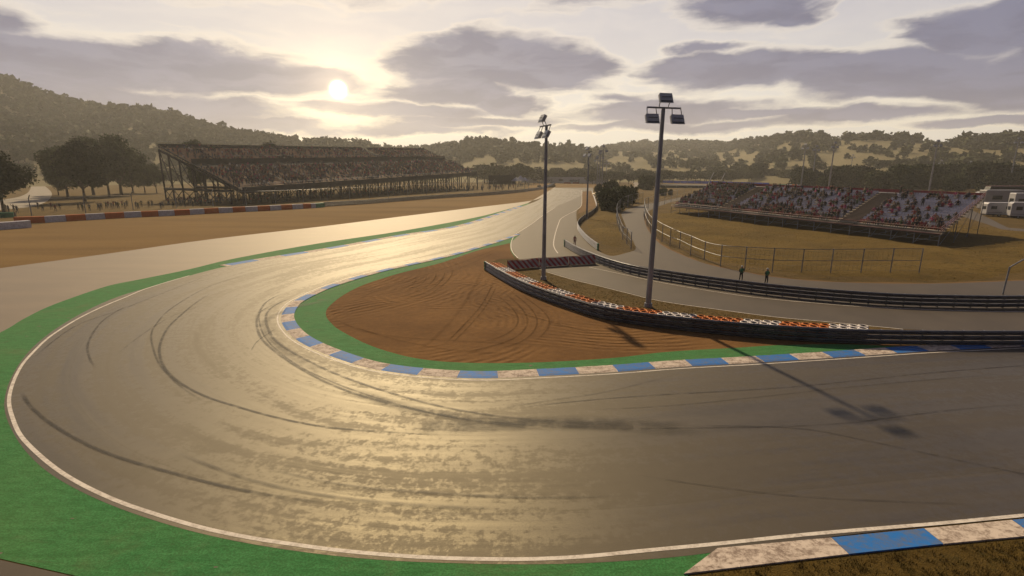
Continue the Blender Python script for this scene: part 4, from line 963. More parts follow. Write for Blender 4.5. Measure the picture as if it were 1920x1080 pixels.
# ================================================================ PEOPLE
def person_mesh(pose, seed=0, sub=1):
    """one continuous skinned body; front faces -Y, feet at z=0 (seat at z=0 when seated)"""
    V = []; E = []; Rr = []
    def v(p, r): V.append(p); Rr.append(r); return len(V)-1
    sit = pose.startswith('sit'); b0 = -.92 if sit else 0.0
    Z = lambda z: z+b0+(.06 if sit else 0)
    pel = v((0, 0, Z(.95)), .16); wa = v((0, .0, Z(1.12)), .135); ch = v((0, -.01, Z(1.33)), .165); nk = v((0, 0, Z(1.49)), .065); hd = v((0, -.02, Z(1.62)), .095); tp = v((0, -.01, Z(1.72)), .085)
    E += [(pel, wa), (wa, ch), (ch, nk), (nk, hd), (hd, tp)]
    for s in (-1, 1):
        sh = v((s*.19, 0, Z(1.42)), .06); E.append((ch, sh))
        if pose == 'arms_up': el = v((s*.34, -.05, Z(1.62)), .045); ha = v((s*.30, -.10, Z(1.90)), .035); fi = v((s*.29, -.12, Z(1.99)), .03)
        elif pose == 'one_up' and s > 0: el = v((.36, -.05, Z(1.56)), .045); ha = v((.38, -.1, Z(1.83)), .035); fi = v((.38, -.12, Z(1.92)), .03)
        elif pose in ('sit', 'folded'): el = v((s*.27, -.06, Z(1.16)), .045); ha = v((s*.14, -.27, Z(1.08)), .036); fi = v((s*.07, -.31, Z(1.06)), .03)
        elif pose == 'sit_clap': el = v((s*.27, -.12, Z(1.20)), .045); ha = v((s*.10, -.33, Z(1.33)), .036); fi = v((s*.04, -.36, Z(1.40)), .03)
        elif pose == 'hips': el = v((s*.37, .04, Z(1.20)), .045); ha = v((s*.23, -.05, Z(1.02)), .036); fi = v((s*.17, -.06, Z(.98)), .03)
        else: el = v((s*.25, .02, Z(1.14)), .045); ha = v((s*.27, -.05, Z(.88)), .035); fi = v((s*.26, -.06, Z(.79)), .03)
        E += [(sh, el), (el, ha), (ha, fi)]
        hp = v((s*.09, 0, Z(.88)), .10); E.append((pel, hp))
        if sit: kn = v((s*.13, -.46, Z(.88)), .07); an = v((s*.13, -.50, Z(.44)), .05); to = v((s*.14, -.66, Z(.41)), .045)
        else:
            sp = .05 if pose == 'hips' else .02; kn = v((s*(.11+sp*.5), -.03, Z(.50)), .068); an = v((s*(.12+sp), .02, Z(.09)), .045); to = v((s*(.13+sp), -.13, Z(.05)), .042)
        E += [(hp, kn), (kn, an), (an, to)]
    me = bpy.data.meshes.new('tmp'); me.from_pydata(V, E, []); o = bpy.data.objects.new('tmp', me); COL.objects.link(o)
    sm = o.modifiers.new('s', 'SKIN'); sv_ = me.skin_vertices[0].data
    for i, r in enumerate(Rr): sv_[i].radius = (r, r*(.72 if i in (pel, wa, ch) else 1.0)); 
    sv_[0].use_root = True
    if sub: ss = o.modifiers.new('u', 'SUBSURF'); ss.levels = sub; ss.render_levels = sub
    dg = bpy.context.evaluated_depsgraph_get(); out = bpy.data.meshes.new_from_object(o.evaluated_get(dg)); bpy.data.objects.remove(o)
    for mm in (M['skin'], M['hair'], SH['red'], TR[0], M['rubber']): out.materials.append(mm)
    for p in out.polygons:
        c = p.center; z = c.z-b0-(.06 if sit else 0); p.use_smooth = True
        if z > 1.50 and abs(c.x) < .13: mi = 1 if (z > 1.665 or (c.y > .02 and z > 1.56)) else 0
        elif sit and z < .97 and c.y < -.12 and (z < .84 or abs(c.x) > .0) and not (z > 1.0): mi = 3 if z > .48 else 4
        elif not sit and z < .97 and abs(c.x) < .22 and not (abs(c.x) > .2 and z > .7): mi = 3 if z > .11 else 4
        else: mi = 2
        ax = abs(c.x)
        if pose in ('arms_up', 'one_up') and z > 1.70 and ax > .2: mi = 0
        elif pose in ('sit', 'folded') and c.y < -.22 and z > 1.0: mi = 0
        elif pose == 'sit_clap' and c.y < -.30 and z > 1.2: mi = 0
        elif pose in ('stand', 'one_up') and ax > .2 and z < .90 and z > .7: mi = 0
        p.material_index = mi
    return out
PM = {k: person_mesh(k) for k in ('stand', 'arms_up', 'one_up', 'hips', 'folded', 'sit', 'sit_clap')}
PL = {k: person_mesh(k, 0, 0) for k in ('stand', 'arms_up', 'sit')}
shn = list(shirts)
def person(p, rz, pose, colr, label, group, scale=1.0, tr=None):
    o = bpy.data.objects.new('person', PM[pose]); COL.objects.link(o); o.location = p; o.rotation_euler = (0, 0, rz); o.scale = (scale*(1.28 if pose.startswith('sit') else 1), scale*(1.2 if pose.startswith('sit') else 1), scale)
    o.material_slots[2].link = 'OBJECT'; o.material_slots[2].material = SH[colr]
    o.material_slots[3].link = 'OBJECT'; o.material_slots[3].material = tr or random.choice(TR)
    tag(o, label, 'person', group); return o
NPEOPLE = 0
# the three people by the barriers
pm_ = person(at(1077.5, 461.5), R(160), 'stand', 'red', 'person in dark red overalls standing behind the green end of the guard rail', None, 1.0, SH['crimson'])
SH['vest'] = simple('cloth_green_vest', (.03, .16, .06), .8)
def marshal(px, py, rz, pose, label):
    o = person(at(px, py), rz, pose, 'black', label, 'marshals behind the guard rail', 1.02, TR[1])
    mb = MB()
    mb.v = []; 
    ring = []
    for z, rx, ry in ((.99, .165, .125), (1.15, .16, .12), (1.32, .185, .135), (1.44, .15, .10)):
        for k in range(12): a = 2*math.pi*k/12; ring.append((math.cos(a)*rx, math.sin(a)*ry-.005, z))
    mb.add(ring, [(r_*12+k, r_*12+(k+1) % 12, (r_+1)*12+(k+1) % 12, (r_+1)*12+k) for r_ in range(3) for k in range(12)])
    q = mb.build('vest', SH['vest'], None, True); q.parent = o; sol = q.modifiers.new('t', 'SOLIDIFY'); sol.thickness = .02; sol.offset = 1
    mb = MB(); ring = []
    for z, r_ in ((1.655, .108), (1.70, .108), (1.75, .085), (1.775, .03)):
        for k in range(10): a = 2*math.pi*k/10; ring.append((math.cos(a)*r_, math.sin(a)*r_-.01, z))
    mb.add(ring, [(r2*10+k, r2*10+(k+1) % 10, (r2+1)*10+(k+1) % 10, (r2+1)*10+k) for r2 in range(3) for k in range(10)]+[tuple(range(30, 40))]); mb.box((0, -.15, 1.665), (.16, .12, .015))
    q = mb.build('cap', M['hoard'], None, True); q.parent = o
marshal(1388.5, 528, R(-10), 'folded', 'marshal in black with green vest, left of the pair behind the guard rail')
marshal(1436, 533.5, R(12), 'folded', 'marshal in black with green vest, right of the pair behind the guard rail')
NPEOPLE += 3

# ================================================================ GRANDSTANDS
class Stand:
    def __init__(s, FL, FR, BR, BL): s.c = [Vector(p) for p in (FL, FR, BR, BL)]
    def P(s, u, v, dz=0.0):
        a = s.c[0].lerp(s.c[1], u); b = s.c[3].lerp(s.c[2], u); p = a.lerp(b, v); return Vector((p.x, p.y, p.z+dz))
    def stepz(s, u, v, i, n):   # height of tread i
        return s.P(u, i/n).z
def treads(st, n, v0, v1, u0, u1, m, name, parent, seat_m, seats=True, thick=.25, nu=14, seat_from=0):
    """stepped seating deck between v0..v1"""
    mb = MB()
    us = [u0+(u1-u0)*i/nu for i in range(nu+1)]
    for i in range(n):
        va, vb = v0+(v1-v0)*i/n, v0+(v1-v0)*(i+1)/n
        for ua, ub in zip(us, us[1:]):
            A, B = st.P(ua, va), st.P(ub, va); C, D = st.P(ub, vb), st.P(ua, vb)
            C0 = Vector((C.x, C.y, B.z)); D0 = Vector((D.x, D.y, A.z))
            mb.quad(A, B, C0, D0, 0); mb.quad(D0, C0, C, D, 0)
            mb.quad(Vector((A.x, A.y, A.z-thick)), Vector((D.x, D.y, D0.z-thick)), Vector((C.x, C.y, C0.z-thick)), Vector((B.x, B.y, B.z-thick)), 0)
    return mb.build(name, m, parent)
def seat_row(st, i, n, v0, v1, u0, u1, m, parent, seat_w=.52, lift=.0):
    va, vb = v0+(v1-v0)*i/n, v0+(v1-v0)*(i+1)/n
    A, B = st.P(u0, va), st.P(u1, va); L = (B-A).length; k = max(1, int(L/seat_w)); mb = MB(); back = (st.P(u0, 1)-st.P(u0, 0)); back.z = 0; back.normalize()
    dp = ((st.P(u0, vb)-A)*Vector((1, 1, 0)))
    for j in range(k):
        f0, f1 = (j+.06)/k, (j+.94)/k; a, b = A.lerp(B, f0), A.lerp(B, f1); o = back*(.35); o2 = back*(.74)
        a1, b1 = a+o, b+o; a2, b2 = a+o2, b+o2; z = Vector((0, 0, 1)); h_ = .40
        mb.quad(a1+z*h_, b1+z*h_, b2+z*(h_-.02), a2+z*(h_-.02)); mb.quad(a2+z*(h_-.02), b2+z*(h_-.02), b2+back*.08+z*(h_+.36), a2+back*.08+z*(h_+.36))
        mb.quad(a1+z*h_, a1+z*(h_-.3)+back*.25, b1+z*(h_-.3)+back*.25, b1+z*h_)
    return mb.build('seat_row', m, parent)

# ---- right stand
RS = Stand((43.6, 141.5, 2.2), (66.7, 79.6, 2.1), (86.9, 95.4, 6.9), (62.5, 162.5, 7.3))
rt = empty('grandstand', (65, 115, 0)); NR = 15
stairs = [(.255, .305), (.735, .785)]
blocks = [(0.0, .25), (.31, .73), (.79, 1.0)]
treads(RS, NR, 0, 1, 0, 1, M['concrete'], 'seating_deck', rt, None, nu=10)
for bi, (u0, u1) in enumerate(blocks):
    for i in range(1, NR):
        red = (i <= 1) or (bi == 1 and 2 <= i <= 4)
        if bi == 1 and 2 <= i <= 4:
            seat_row(RS, i, NR, 0, 1, u0, .42, M['seat_r'], rt); seat_row(RS, i, NR, 0, 1, .42, .53, M['red'], rt); seat_row(RS, i, NR, 0, 1, .53, u1, M['seat_r'], rt)
        else: seat_row(RS, i, NR, 0, 1, u0, u1, M['red'] if i <= 1 else M['seat_r'], rt)
for u0, u1 in stairs:
    mb = MB()
    for i in range(NR*2):
        va, vb = i/(NR*2), (i+1)/(NR*2); z = RS.P(u0, va).z+.22
        A, B, C, D = RS.P(u0, va), RS.P(u1, va), RS.P(u1, vb), RS.P(u0, vb)
        q = [Vector((p.x, p.y, z)) for p in (A, B, C, D)]; q = [q[0], q[1], q[1].lerp(q[2], .55), q[0].lerp(q[3], .55)]; mb.quad(*q, 0); q2 = [Vector((p.x, p.y, z-.25)) for p in (A, B)]; mb.quad(q2[0], q2[1], q[1], q[0], 1); q3 = [Vector((p.x, p.y, z-.12)) for p in (A, B, C, D)]; mb.quad(*q3, 1)
    mb.build('stairway', [M['step'], M['black']], rt)
# rear and side banners, front rail
mb = MB()
for ua in range(20):
    a, b = RS.P(ua/20, 1), RS.P((ua+1)/20, 1); z = Vector((0, 0, 1)); mb.quad(a+z*.2, b+z*.2, b+z*.85, a+z*.85)
o = mb.build('rear_panel', M['red'], rt); sol = o.modifiers.new('t', 'SOLIDIFY'); sol.thickness = .06
for h_, nm, m_ in ((.05, 'front_beam', 'pinkrail'), (.95, 'front_rail', 'pinkrail'), (.5, 'front_rail', 'fence')):
    mb = MB(); mb.tube(RS.P(0, 0, h_), RS.P(1, 0, h_), .05 if h_ > .1 else .09, n=5); mb.build(nm, M[m_], rt)
mb = MB()
for i in range(NR+1):
    mb.tube(RS.P(1, i/NR, 0), RS.P(1, i/NR, 1.1), .03, n=4)
for h_ in (1.1, .75, .4): mb.tube(RS.P(1, 0, h_), RS.P(1, 1, h_), .045, n=5)
mb.build('side_rail', M['pinkrail'], rt)
for u in [0, .999]:
    pass
k = 0
for i in range(19):
    u = i/18
    for v in (0.0, .36, .70, .99):
        top = RS.P(u, v, -.1); 
        if v > 0 and i % 3 and not (i > 14): continue
        mb = MB(); mb.tube(Vector((top.x, top.y, -.3)), top, .07, n=6)
        if v > 0 or i in (0, 18):
            q = RS.P(u, max(0, v-.33), 0); mb.tube(Vector((q.x, q.y, .4)), top, .035, n=4)
        mb.build('post', M['fence'], rt); k += 1
mb = MB()
for i in range(18): 
    a, b = RS.P(i/18, .0), RS.P((i+1)/18, .0); mb.tube(Vector((a.x, a.y, .6)), Vector((b.x, b.y, 1.9)), .025, n=4)
for v in (0, .36, .99): mb.tube(Vector((*RS.P(0, v).xy, 1.1)), Vector((*RS.P(1, v).xy, 1.1)), .035, n=4)
mb.build('bracing', M['fence'], rt)
tag(rt, 'open steel grandstand on the right mound with grey seats, red edges and two stairways', 'grandstand')
# seated spectators, individuals nearest first
fr = (RS.c[1]-RS.c[0]); fr.z = 0; fr.normalize(); face = Vector((-fr.y, fr.x, 0));
bk = RS.P(.5, 1)-RS.P(.5, 0); bk.z = 0
if face.dot(bk) > 0: face = -face
rzf = math.atan2(face.y, face.x)+math.pi/2
seats = []
gp = random.Random(11)
for i in range(1, NR):
    for bi, (u0, u1) in enumerate(blocks):
        L = 66*(u1-u0); ns = int(L/.62)
        for j in range(ns):
            u = u0+(u1-u0)*(j+.5)/ns
            prob = (.70 if i == 1 else .50 if i == 2 else .28)+(.22 if bi == 0 else 0)
            prob *= .72+.9*mnoise.noise(Vector((u*18, i*.45, 2)))
            if gp.random() < prob*1.6: seats.append((i, bi, u))
pts_ = [(RS.P(u, i/NR, .42)+bk.normalized()*.62, i, bi, u) for i, bi, u in seats]
pts_.sort(key=lambda q: q[0].length); MAXI = 236
indv = sorted(pts_[:MAXI], key=lambda q: (q[1], q[2], q[3])); restp = pts_[MAXI:]
cols = ['black']*12+['red']*2+['crimson']*3+['dark green']*3+['grey']*3+['brown']*1+['navy']*3+['white']*1+['pink']*2+['tan']*1
cn2 = {}; bn = ['left', 'middle', 'right']
colour_all = [(gp.choice(cols)) for _ in indv]
for (p, i, bi, u), c in zip(indv, colour_all):
    k = (i, bi, c); cn2[k] = cn2.get(k, 0)+1
    stn = gp.random() < .06
    pose = gp.choice(['one_up', 'stand', 'arms_up']) if stn else gp.choice(['sit', 'sit', 'sit_clap'])
    if stn: p = p-Vector((0, 0, .42))-bk.normalized()*.15
    lb = '%s spectator in %s, %s of that colour from the left, row %s, %s block, right grandstand' % ('standing' if stn else 'seated', c, ORD[cn2[k]-1], ORD[i-1].replace('first', 'one'), bn[bi])
    lb = '%s spectator in %s, %s such from left, %s row, %s block, right grandstand' % ('standing' if stn else 'seated', c, ORD[cn2[k]-1], ORD[i-1], bn[bi])
    person(p, rzf+gp.uniform(-.3, .3), pose, c, lb, 'spectators in the right grandstand', gp.uniform(1.12, 1.22)); NPEOPLE += 1

def crowd_object(name, items, label):
    """items: (pos, rz, pose, shirt index, scale) merged into one mesh"""
    V_ = []; F_idx = []; ft = []; fmi = []; off = 0
    cache = {}
    for k, me in PL.items():
        v_ = np.empty(len(me.vertices)*3, dtype=np.float32); me.vertices.foreach_get('co', v_)
        lt = np.empty(len(me.polygons), dtype=np.int32); me.polygons.foreach_get('loop_total', lt)
        lv = np.empty(len(me.loops), dtype=np.int32); me.loops.foreach_get('vertex_index', lv)
        mi = np.empty(len(me.polygons), dtype=np.int32); me.polygons.foreach_get('material_index', mi); cache[k] = (v_.reshape(-1, 3), lt, lv, mi)
    for p, rz, pose, si, sc in items:
        v_, lt, lv, mi = cache[pose]; c, s = math.cos(rz), math.sin(rz); q = v_*sc
        V_.append(np.stack([q[:, 0]*c-q[:, 1]*s+p.x, q[:, 0]*s+q[:, 1]*c+p.y, q[:, 2]+p.z], 1)); F_idx.append(lv+off); ft.append(lt); m2 = mi.copy(); m2[mi == 2] = 4+si; m2[mi == 4] = 3; fmi.append(m2); off += len(v_)
    V_ = np.concatenate(V_); lv = np.concatenate(F_idx); lt = np.concatenate(ft); mi = np.concatenate(fmi)
    me = bpy.data.meshes.new(name); me.vertices.add(len(V_)); me.vertices.foreach_set('co', V_.astype(np.float32).ravel()); me.loops.add(len(lv)); me.loops.foreach_set('vertex_index', lv.astype(np.int32))
    ls = np.concatenate([[0], np.cumsum(lt)[:-1]]).astype(np.int32); me.polygons.add(len(lt)); me.polygons.foreach_set('loop_start', ls); me.polygons.foreach_set('loop_total', lt)
    for mm in [M['skin'], M['hair'], M['black'], TR[0]]+[SH[k] for k in shn]: me.materials.append(mm)
    me.polygons.foreach_set('material_index', mi.astype(np.int32)); me.update()
    o = bpy.data.objects.new(name, me); COL.objects.link(o); tag(o, label, 'crowd', None, 'stuff'); return o
ci = {k: i for i, k in enumerate(shn)}
crowd_object('crowd', [(p, rzf+gp.uniform(-.3, .3), 'sit', ci[gp.choice(cols)], gp.uniform(1.2, 1.35)) for p, i, bi, u in restp], 'rest of the seated crowd at the far left end of the right grandstand')
print('seated right', len(seats))

# ---- left stand
LS = Stand((-91.8, 177.6, 5.0), (-21.3, 322.5, 9.4), (-61.5, 372, 25.2), (-136.2, 204.4, 20.4))
lt_ = empty('grandstand', (-80, 260, 0)); NL1 = 13
VL = (.06, .50); VU = (.58, .98)
treads(LS, 12, VL[0], VL[1], .0, 1, M['seat_l'], 'lower_seating', lt_, None, nu=16)
treads(LS, 12, VU[0], VU[1], .0, .64, M['seat_l'], 'upper_seating', lt_, None, nu=12)
treads(LS, 12, VU[0], VU[1], .67, 1, M['seat_l'], 'upper_seating', lt_, None, nu=8)
def strip(st, u0, u1, v0, v1, dz0, dz1, name, m, thick=.15, n=16):
    mb = MB()
    for i in range(n):
        a = u0+(u1-u0)*i/n; b = u0+(u1-u0)*(i+1)/n; mb.quad(st.P(a, v0, dz0), st.P(b, v0, dz0), st.P(b, v1, dz1), st.P(a, v1, dz1))
    o = mb.build(name, M[m], lt_); sol = o.modifiers.new('t', 'SOLIDIFY'); sol.thickness = thick; return o
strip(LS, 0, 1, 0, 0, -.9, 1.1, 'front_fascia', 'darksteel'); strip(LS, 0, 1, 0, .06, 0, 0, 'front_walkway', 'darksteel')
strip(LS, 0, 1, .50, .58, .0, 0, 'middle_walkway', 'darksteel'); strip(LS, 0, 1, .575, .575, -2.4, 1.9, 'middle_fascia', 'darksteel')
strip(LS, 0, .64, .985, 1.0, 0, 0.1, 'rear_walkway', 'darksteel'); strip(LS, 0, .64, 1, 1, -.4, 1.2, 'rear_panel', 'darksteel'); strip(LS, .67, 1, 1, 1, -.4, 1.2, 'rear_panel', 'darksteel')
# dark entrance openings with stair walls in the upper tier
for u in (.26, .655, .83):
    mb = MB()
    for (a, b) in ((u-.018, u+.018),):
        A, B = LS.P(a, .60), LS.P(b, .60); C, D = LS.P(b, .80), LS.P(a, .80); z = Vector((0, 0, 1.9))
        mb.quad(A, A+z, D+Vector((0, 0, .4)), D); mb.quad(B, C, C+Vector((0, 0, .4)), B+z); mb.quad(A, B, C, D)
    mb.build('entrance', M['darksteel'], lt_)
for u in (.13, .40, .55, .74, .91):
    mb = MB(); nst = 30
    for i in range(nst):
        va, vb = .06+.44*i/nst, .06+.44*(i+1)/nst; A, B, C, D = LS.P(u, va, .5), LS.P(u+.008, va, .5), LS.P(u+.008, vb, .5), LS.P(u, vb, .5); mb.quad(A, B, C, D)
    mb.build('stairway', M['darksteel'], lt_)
# end frames, raking beams and legs
def frame(u, full=True, uu=None):
    mb = MB(); r = .30
    mb.tube(LS.P(u, 0, -.9), LS.P(u, 1, -1.2), .45, n=5); mb.tube(LS.P(u, 0, -.3), LS.P(u, 1, .5), .3, n=5)
    p0, p1 = LS.P(u, .12), LS.P(u, 1); zb = 5.2+4.6*u
    mb.tube(Vector((p0.x, p0.y, zb-.6)), Vector((p1.x, p1.y, zb-.6)), .5, n=5)
    for v in (.0, .14, .28, .43, .58, .74, .88, 1.0):
        t_ = LS.P(u, v, -.8); mb.tube(Vector((t_.x, t_.y, 0)), t_, r, n=6)
    vv = (.14, .28, .43, .58, .74, .88, 1.0)
    for a, b in zip(vv, vv[1:]):
        q = LS.P(u, a); t_ = LS.P(u, b, -.8); mb.tube(Vector((q.x, q.y, zb)), t_, .14, n=4); mb.tube(Vector((q.x, q.y, 0)), Vector((t_.x, t_.y, zb-.8)), .13, n=4); mb.tube(Vector((t_.x, t_.y, 0)), Vector((q.x, q.y, zb-.8)), .13, n=4)
    mb.build('frame', M['darksteel'], lt_)
for i in range(15): frame(i/14)
mb = MB()
for v in (.0, .43, 1.0):
    for z0 in (0.62,):
        a, b = LS.P(0, v), LS.P(1, v); mb.tube(Vector((a.x, a.y, 4.0)), Vector((b.x, b.y, 8.2)), .16, n=4)
for i in range(14):
    a, b = LS.P(i/14, 1), LS.P((i+1)/14, 1); mb.tube(Vector((a.x, a.y, 3)), Vector((b.x, b.y, 16)), .12, n=4); mb.tube(Vector((a.x, a.y, 16)), Vector((b.x, b.y, 3)), .12, n=4)
    a, b = LS.P(i/14, 0), LS.P((i+1)/14, 0); mb.tube(Vector((a.x, a.y, 0)), Vector((b.x, b.y, b.z-1)), .10, n=4)
mb.build('bracing', M['darksteel'], lt_)
mb = MB()
for i in range(60):
    a = LS.P(i/60, 0, 1.1); mb.tube(a, a+Vector((0, 0, .9)), .05, n=4)
mb.tube(LS.P(0, 0, 2.0), LS.P(1, 0, 2.0), .06, n=4); mb.tube(LS.P(0, .575, 2.9), LS.P(1, .575, 2.9), .06, n=4); mb.tube(LS.P(0, 1, 2.1), LS.P(.64, 1, 2.1), .06, n=4)
mb.build('front_rail', M['fence'], lt_)
tag(lt_, 'large dark steel two-tier grandstand full of spectators beyond the left gravel trap', 'grandstand')
fl = (LS.c[1]-LS.c[0]); fl.z = 0; fl.normalize(); fcl = Vector((fl.y, -fl.x, 0)); rzl = math.atan2(fcl.y, fcl.x)+math.pi/2
bkl = LS.P(.5, 1)-LS.P(.5, 0); bkl.z = 0; bkl.normalize()
items = []; gq = random.Random(3)
for v0, v1, n, dn in ((VL[0], VL[1], 12, .66), (VU[0], VU[1], 12, .34)):
    for i in range(n):
        v = v0+(v1-v0)*i/n; L = 165; ns = int(L/.85)
        for j in range(ns):
            u = (j+.5)/ns
            if v0 > .5 and .64 < u < .67: continue
            if gq.random() < dn*(.8+.7*mnoise.noise(Vector((u*20, v*9, 1)))):
                p = LS.P(u, v, .45)+bkl*.7; stn = gq.random() < .5
                items.append((p-Vector((0, 0, .4 if stn else 0)), rzl+gq.uniform(-.4, .4), ('arms_up' if gq.random() < .3 else 'stand') if stn else 'sit', ci[gq.choice(cols+['pink', 'grey', 'white', 'white', 'tan', 'orange'])], gq.uniform(1.15, 1.35)))
# people milling beneath and beyond the stand
for k in range(330):
    x = gq.uniform(312, 1000) if k > 120 else gq.uniform(560, 940); lo = np.interp(x, [312, 600, 940, 1000], [384, 371, 355, 350]); p = at(x, lo-gq.random()*6)
    items.append((Vector((p.x, p.y, 0)), gq.uniform(0, 6.28), gq.choice(['stand', 'stand', 'arms_up']), ci[gq.choice(cols+['grey', 'white'])], gq.uniform(1.15, 1.3)))
crowd_object('crowd', items, 'dense crowd filling both tiers and the ground under the left grandstand')
# standing spectators behind the left wall: individuals
spots = [(12,397),(17,399),(27,398),(33,400),(72,392),(81,397),(97,393),(105,397),(113,394),(148,394),(156,396.5),(169,396.5),(185,394),(188,396),(191,393),(200,391.5),(204,390),(210,393),(214,391),(219,390.5),(223,391.5),(230,389),(235,392),(239,388.5),(256,391),(260,392.5),(266,388),(280,389),(286,388),(302,392),(306,390),(325,390),(332,388.5),(340,387.5),(347,389),(355,386),(362,388),(371,385.5),(378,387),(386,386),(395,384),(407,385.5),(419,383),(431,384),(444,382.5),(457,383.5),(471,381),(486,381.5),(502,379.5)]
for k, (x, y) in enumerate(spots):
    c = gq.choice(['black', 'black', 'navy', 'navy', 'red', 'grey', 'crimson', 'dark green']); pose = gq.choice(['arms_up', 'stand', 'one_up', 'hips'])
    grp = 'left of the pale path' if x < 60 else 'beneath the dark trees' if x < 245 else 'before the left stand end' if x < 330 else 'under the front of the left grandstand'
    lb = '%s standing spectator in %s behind the orange and white wall, %s' % ('', c, grp)
    same = [o for o in bpy.data.objects if False]
    cn2[('L', c, grp)] = cn2.get(('L', c, grp), 0)+1
    person(at(x, y), R(200)+gq.uniform(-.5, .5), pose, c, '%s spectator in %s from the left, standing %s' % (ORD[cn2[('L', c, grp)]-1], c, grp), 'spectators standing behind the left wall', 1.3); NPEOPLE += 1
print('people', NPEOPLE, 'crowd', len(items))

# ================================================================ FAR SETTING THINGS
# pale path left, service road behind the trees
sheet('path', crom([at(*p) for p in [(-200,405),(-60,398),(20,392),(70,385),(92,374),(97,362),(88,352),(78,346),(68,344),(60,348),(56,356),(48,364),(20,372),(-60,378),(-300,382)]], 4), Z2, M['path'])
sheet('path', crom([at(*p) for p in [(1190,352),(1202,345),(1196,341),(1186,342),(1190,347),(1178,353),(1176,358),(1184,358)]], 3), Z2, M['path'])
sheet('far_road', crom([at(*p) for p in [(1238,352),(1300,353),(1420,356),(1560,366),(1700,378),(1850,420),(1920,437),(2300,450),(2300,440),(1930,430),(1860,412),(1770,370),(1700,352),(1560,349),(1400,347),(1238,345)]], 3), Z1, M['service'])
def longwall(a, b, hgt, dp, m, name, label, cat, group=None, z=0.0, posts=0):
    an = math.atan2(b.y-a.y, b.x-a.x); L = (b-a).length; t = empty(name, (a.x, a.y, 0), an)
    mb = MB(); mb.box((L/2, 0, z+hgt/2), (L, dp, hgt)); q = mb.build('panel', m); q.parent = t
    mb = MB(); mb.box((L/2, 0, z+hgt+.06), (L, dp+.12, .12)); q = mb.build('top_rail', M['fence']); q.parent = t
    n = max(2, min(40, int(L/6)))
    for i in range(n+1):
        mb = MB(); mb.box((L*i/n, -dp/2-.1, (z+hgt)/2), (.14, .14, z+hgt)); q = mb.build('post', M['fence']); q.parent = t
    tag(t, label, cat, group); return t
longwall(at(1226,342.5), at(1330,344.5), 2.0, .3, M['blue'], 'blue_wall', 'left half of the long blue barrier wall beyond the right stand', 'wall', 'blue barrier walls')
longwall(at(1330.5,344.5), at(1442,348.5), 2.2, .3, M['blue'], 'blue_wall', 'right half of the long blue barrier wall, above the back of the right stand', 'wall', 'blue barrier walls')
longwall(at(1228,352), at(1330,353), 1.6, .3, M['darksteel'], 'dark_wall', 'long dark barrier below the blue wall, right of the tall mast', 'wall')
longwall(at(1575,360), at(1700,369), 1.5, .4, M['w_white'], 'pale_wall', 'pale concrete wall behind the rear edge of the right stand', 'wall')
longwall(at(1700,369), at(1850,376), 1.7, .4, M['darksteel'], 'dark_wall', 'dark wall between the right end of the stand and the coach', 'wall')
sheet('painted_runoff', [at(1585,358.5), at(1665,361.5), at(1700,366), at(1560,363.5)], Z3, M['pink'])
xs = [1458, 1474, 1484, 1494, 1505, 1516, 1527, 1538, 1549, 1560]
for i in range(len(xs)-1):
    k = 'g' if i == 0 else ('w' if i % 2 else 'o'); y = 350.5+(xs[i]-1458)*.03; y2 = 350.5+(xs[i+1]-1458)*.03
    nm = {'g': 'green', 'w': 'white', 'o': 'orange'}[k]
    o = wallblock(at(xs[i], y), at(xs[i+1], y2), {'g': M['greencap'], 'w': M['w_white'], 'o': M['w_orange']}[k], 2.0, 1.2, '%s wall block showing over the rear of the right stand, %s block from the left' % (nm, ORD[i])); o['group'] = 'wall blocks behind the right stand'

# white hoarding with lettering at the end of the straight
a, b = at(992, 343), at(1140, 345); d0 = (b-a).length; an = math.atan2(b.y-a.y, b.x-a.x); t = empty('hoarding', (a.x, a.y, 0), an); HH = 5.3
mb = MB(); mb.box((d0/2, 0, HH/2+.2), (d0, .4, HH)); q = mb.build('panel', M['hoard']); q.parent = t
mb = MB(); mb.box((d0/2, 0, HH+.35), (d0+.3, .6, .25)); q = mb.build('top_rail', M['darksteel']); q.parent = t
mb = MB(); mb.add([(0, -.2, 0.2), (0, .2, .2), (0, .2, HH+.2), (0, -.2, HH+.2), (-9, -.2, .2), (-9, .2, .2)], [(0, 1, 2, 3), (0, 3, 4), (1, 5, 2), (3, 2, 5, 4), (0, 4, 5, 1)]); q = mb.build('ramp_panel', M['hoard']); q.parent = t
for i in range(13):
    mb = MB(); mb.box((d0*i/12, .5, HH/2), (.3, .5, HH)); q = mb.build('post', M['darksteel']); q.parent = t
def text(s, x, z, size, par):
    c = bpy.data.curves.new('lettering', 'FONT'); c.body = s; c.size = size; c.extrude = .04; c.offset = .05; c.align_x = 'CENTER'; c.materials.append(M['black'])
    o = bpy.data.objects.new('tmp', c); COL.objects.link(o); lm = bpy.data.meshes.new_from_object(o.evaluated_get(bpy.context.evaluated_depsgraph_get())); bpy.data.objects.remove(o)
    o = bpy.data.objects.new('lettering', lm); COL.objects.link(o); o.parent = par; o.location = (x, -.27, z); o.rotation_euler = (math.pi/2, 0, 0)
for px in (1029, 1080, 1127): text('estoril', (px-992)/148*d0, 1.5, 3.6, t)
for px in (1003.5, 1054.5, 1105.5):
    x = (px-992)/148*d0; mb = MB()
    for cz, w_, h_ in ((3.0, 2.6, .42), (2.4, 1.9, .36), (3.5, 1.5, .3)):
        mb.add([(x+math.cos(k*math.pi/8)*w_, -.25, cz+math.sin(k*math.pi/8)*h_) for k in range(16)]+[(x+math.cos(k*math.pi/8)*w_, -.21, cz+math.sin(k*math.pi/8)*h_) for k in range(16)], [tuple(range(16))]+[(k, (k+1) % 16, 16+(k+1) % 16, 16+k) for k in range(16)])
    q = mb.build('emblem', M['black']); q.parent = t
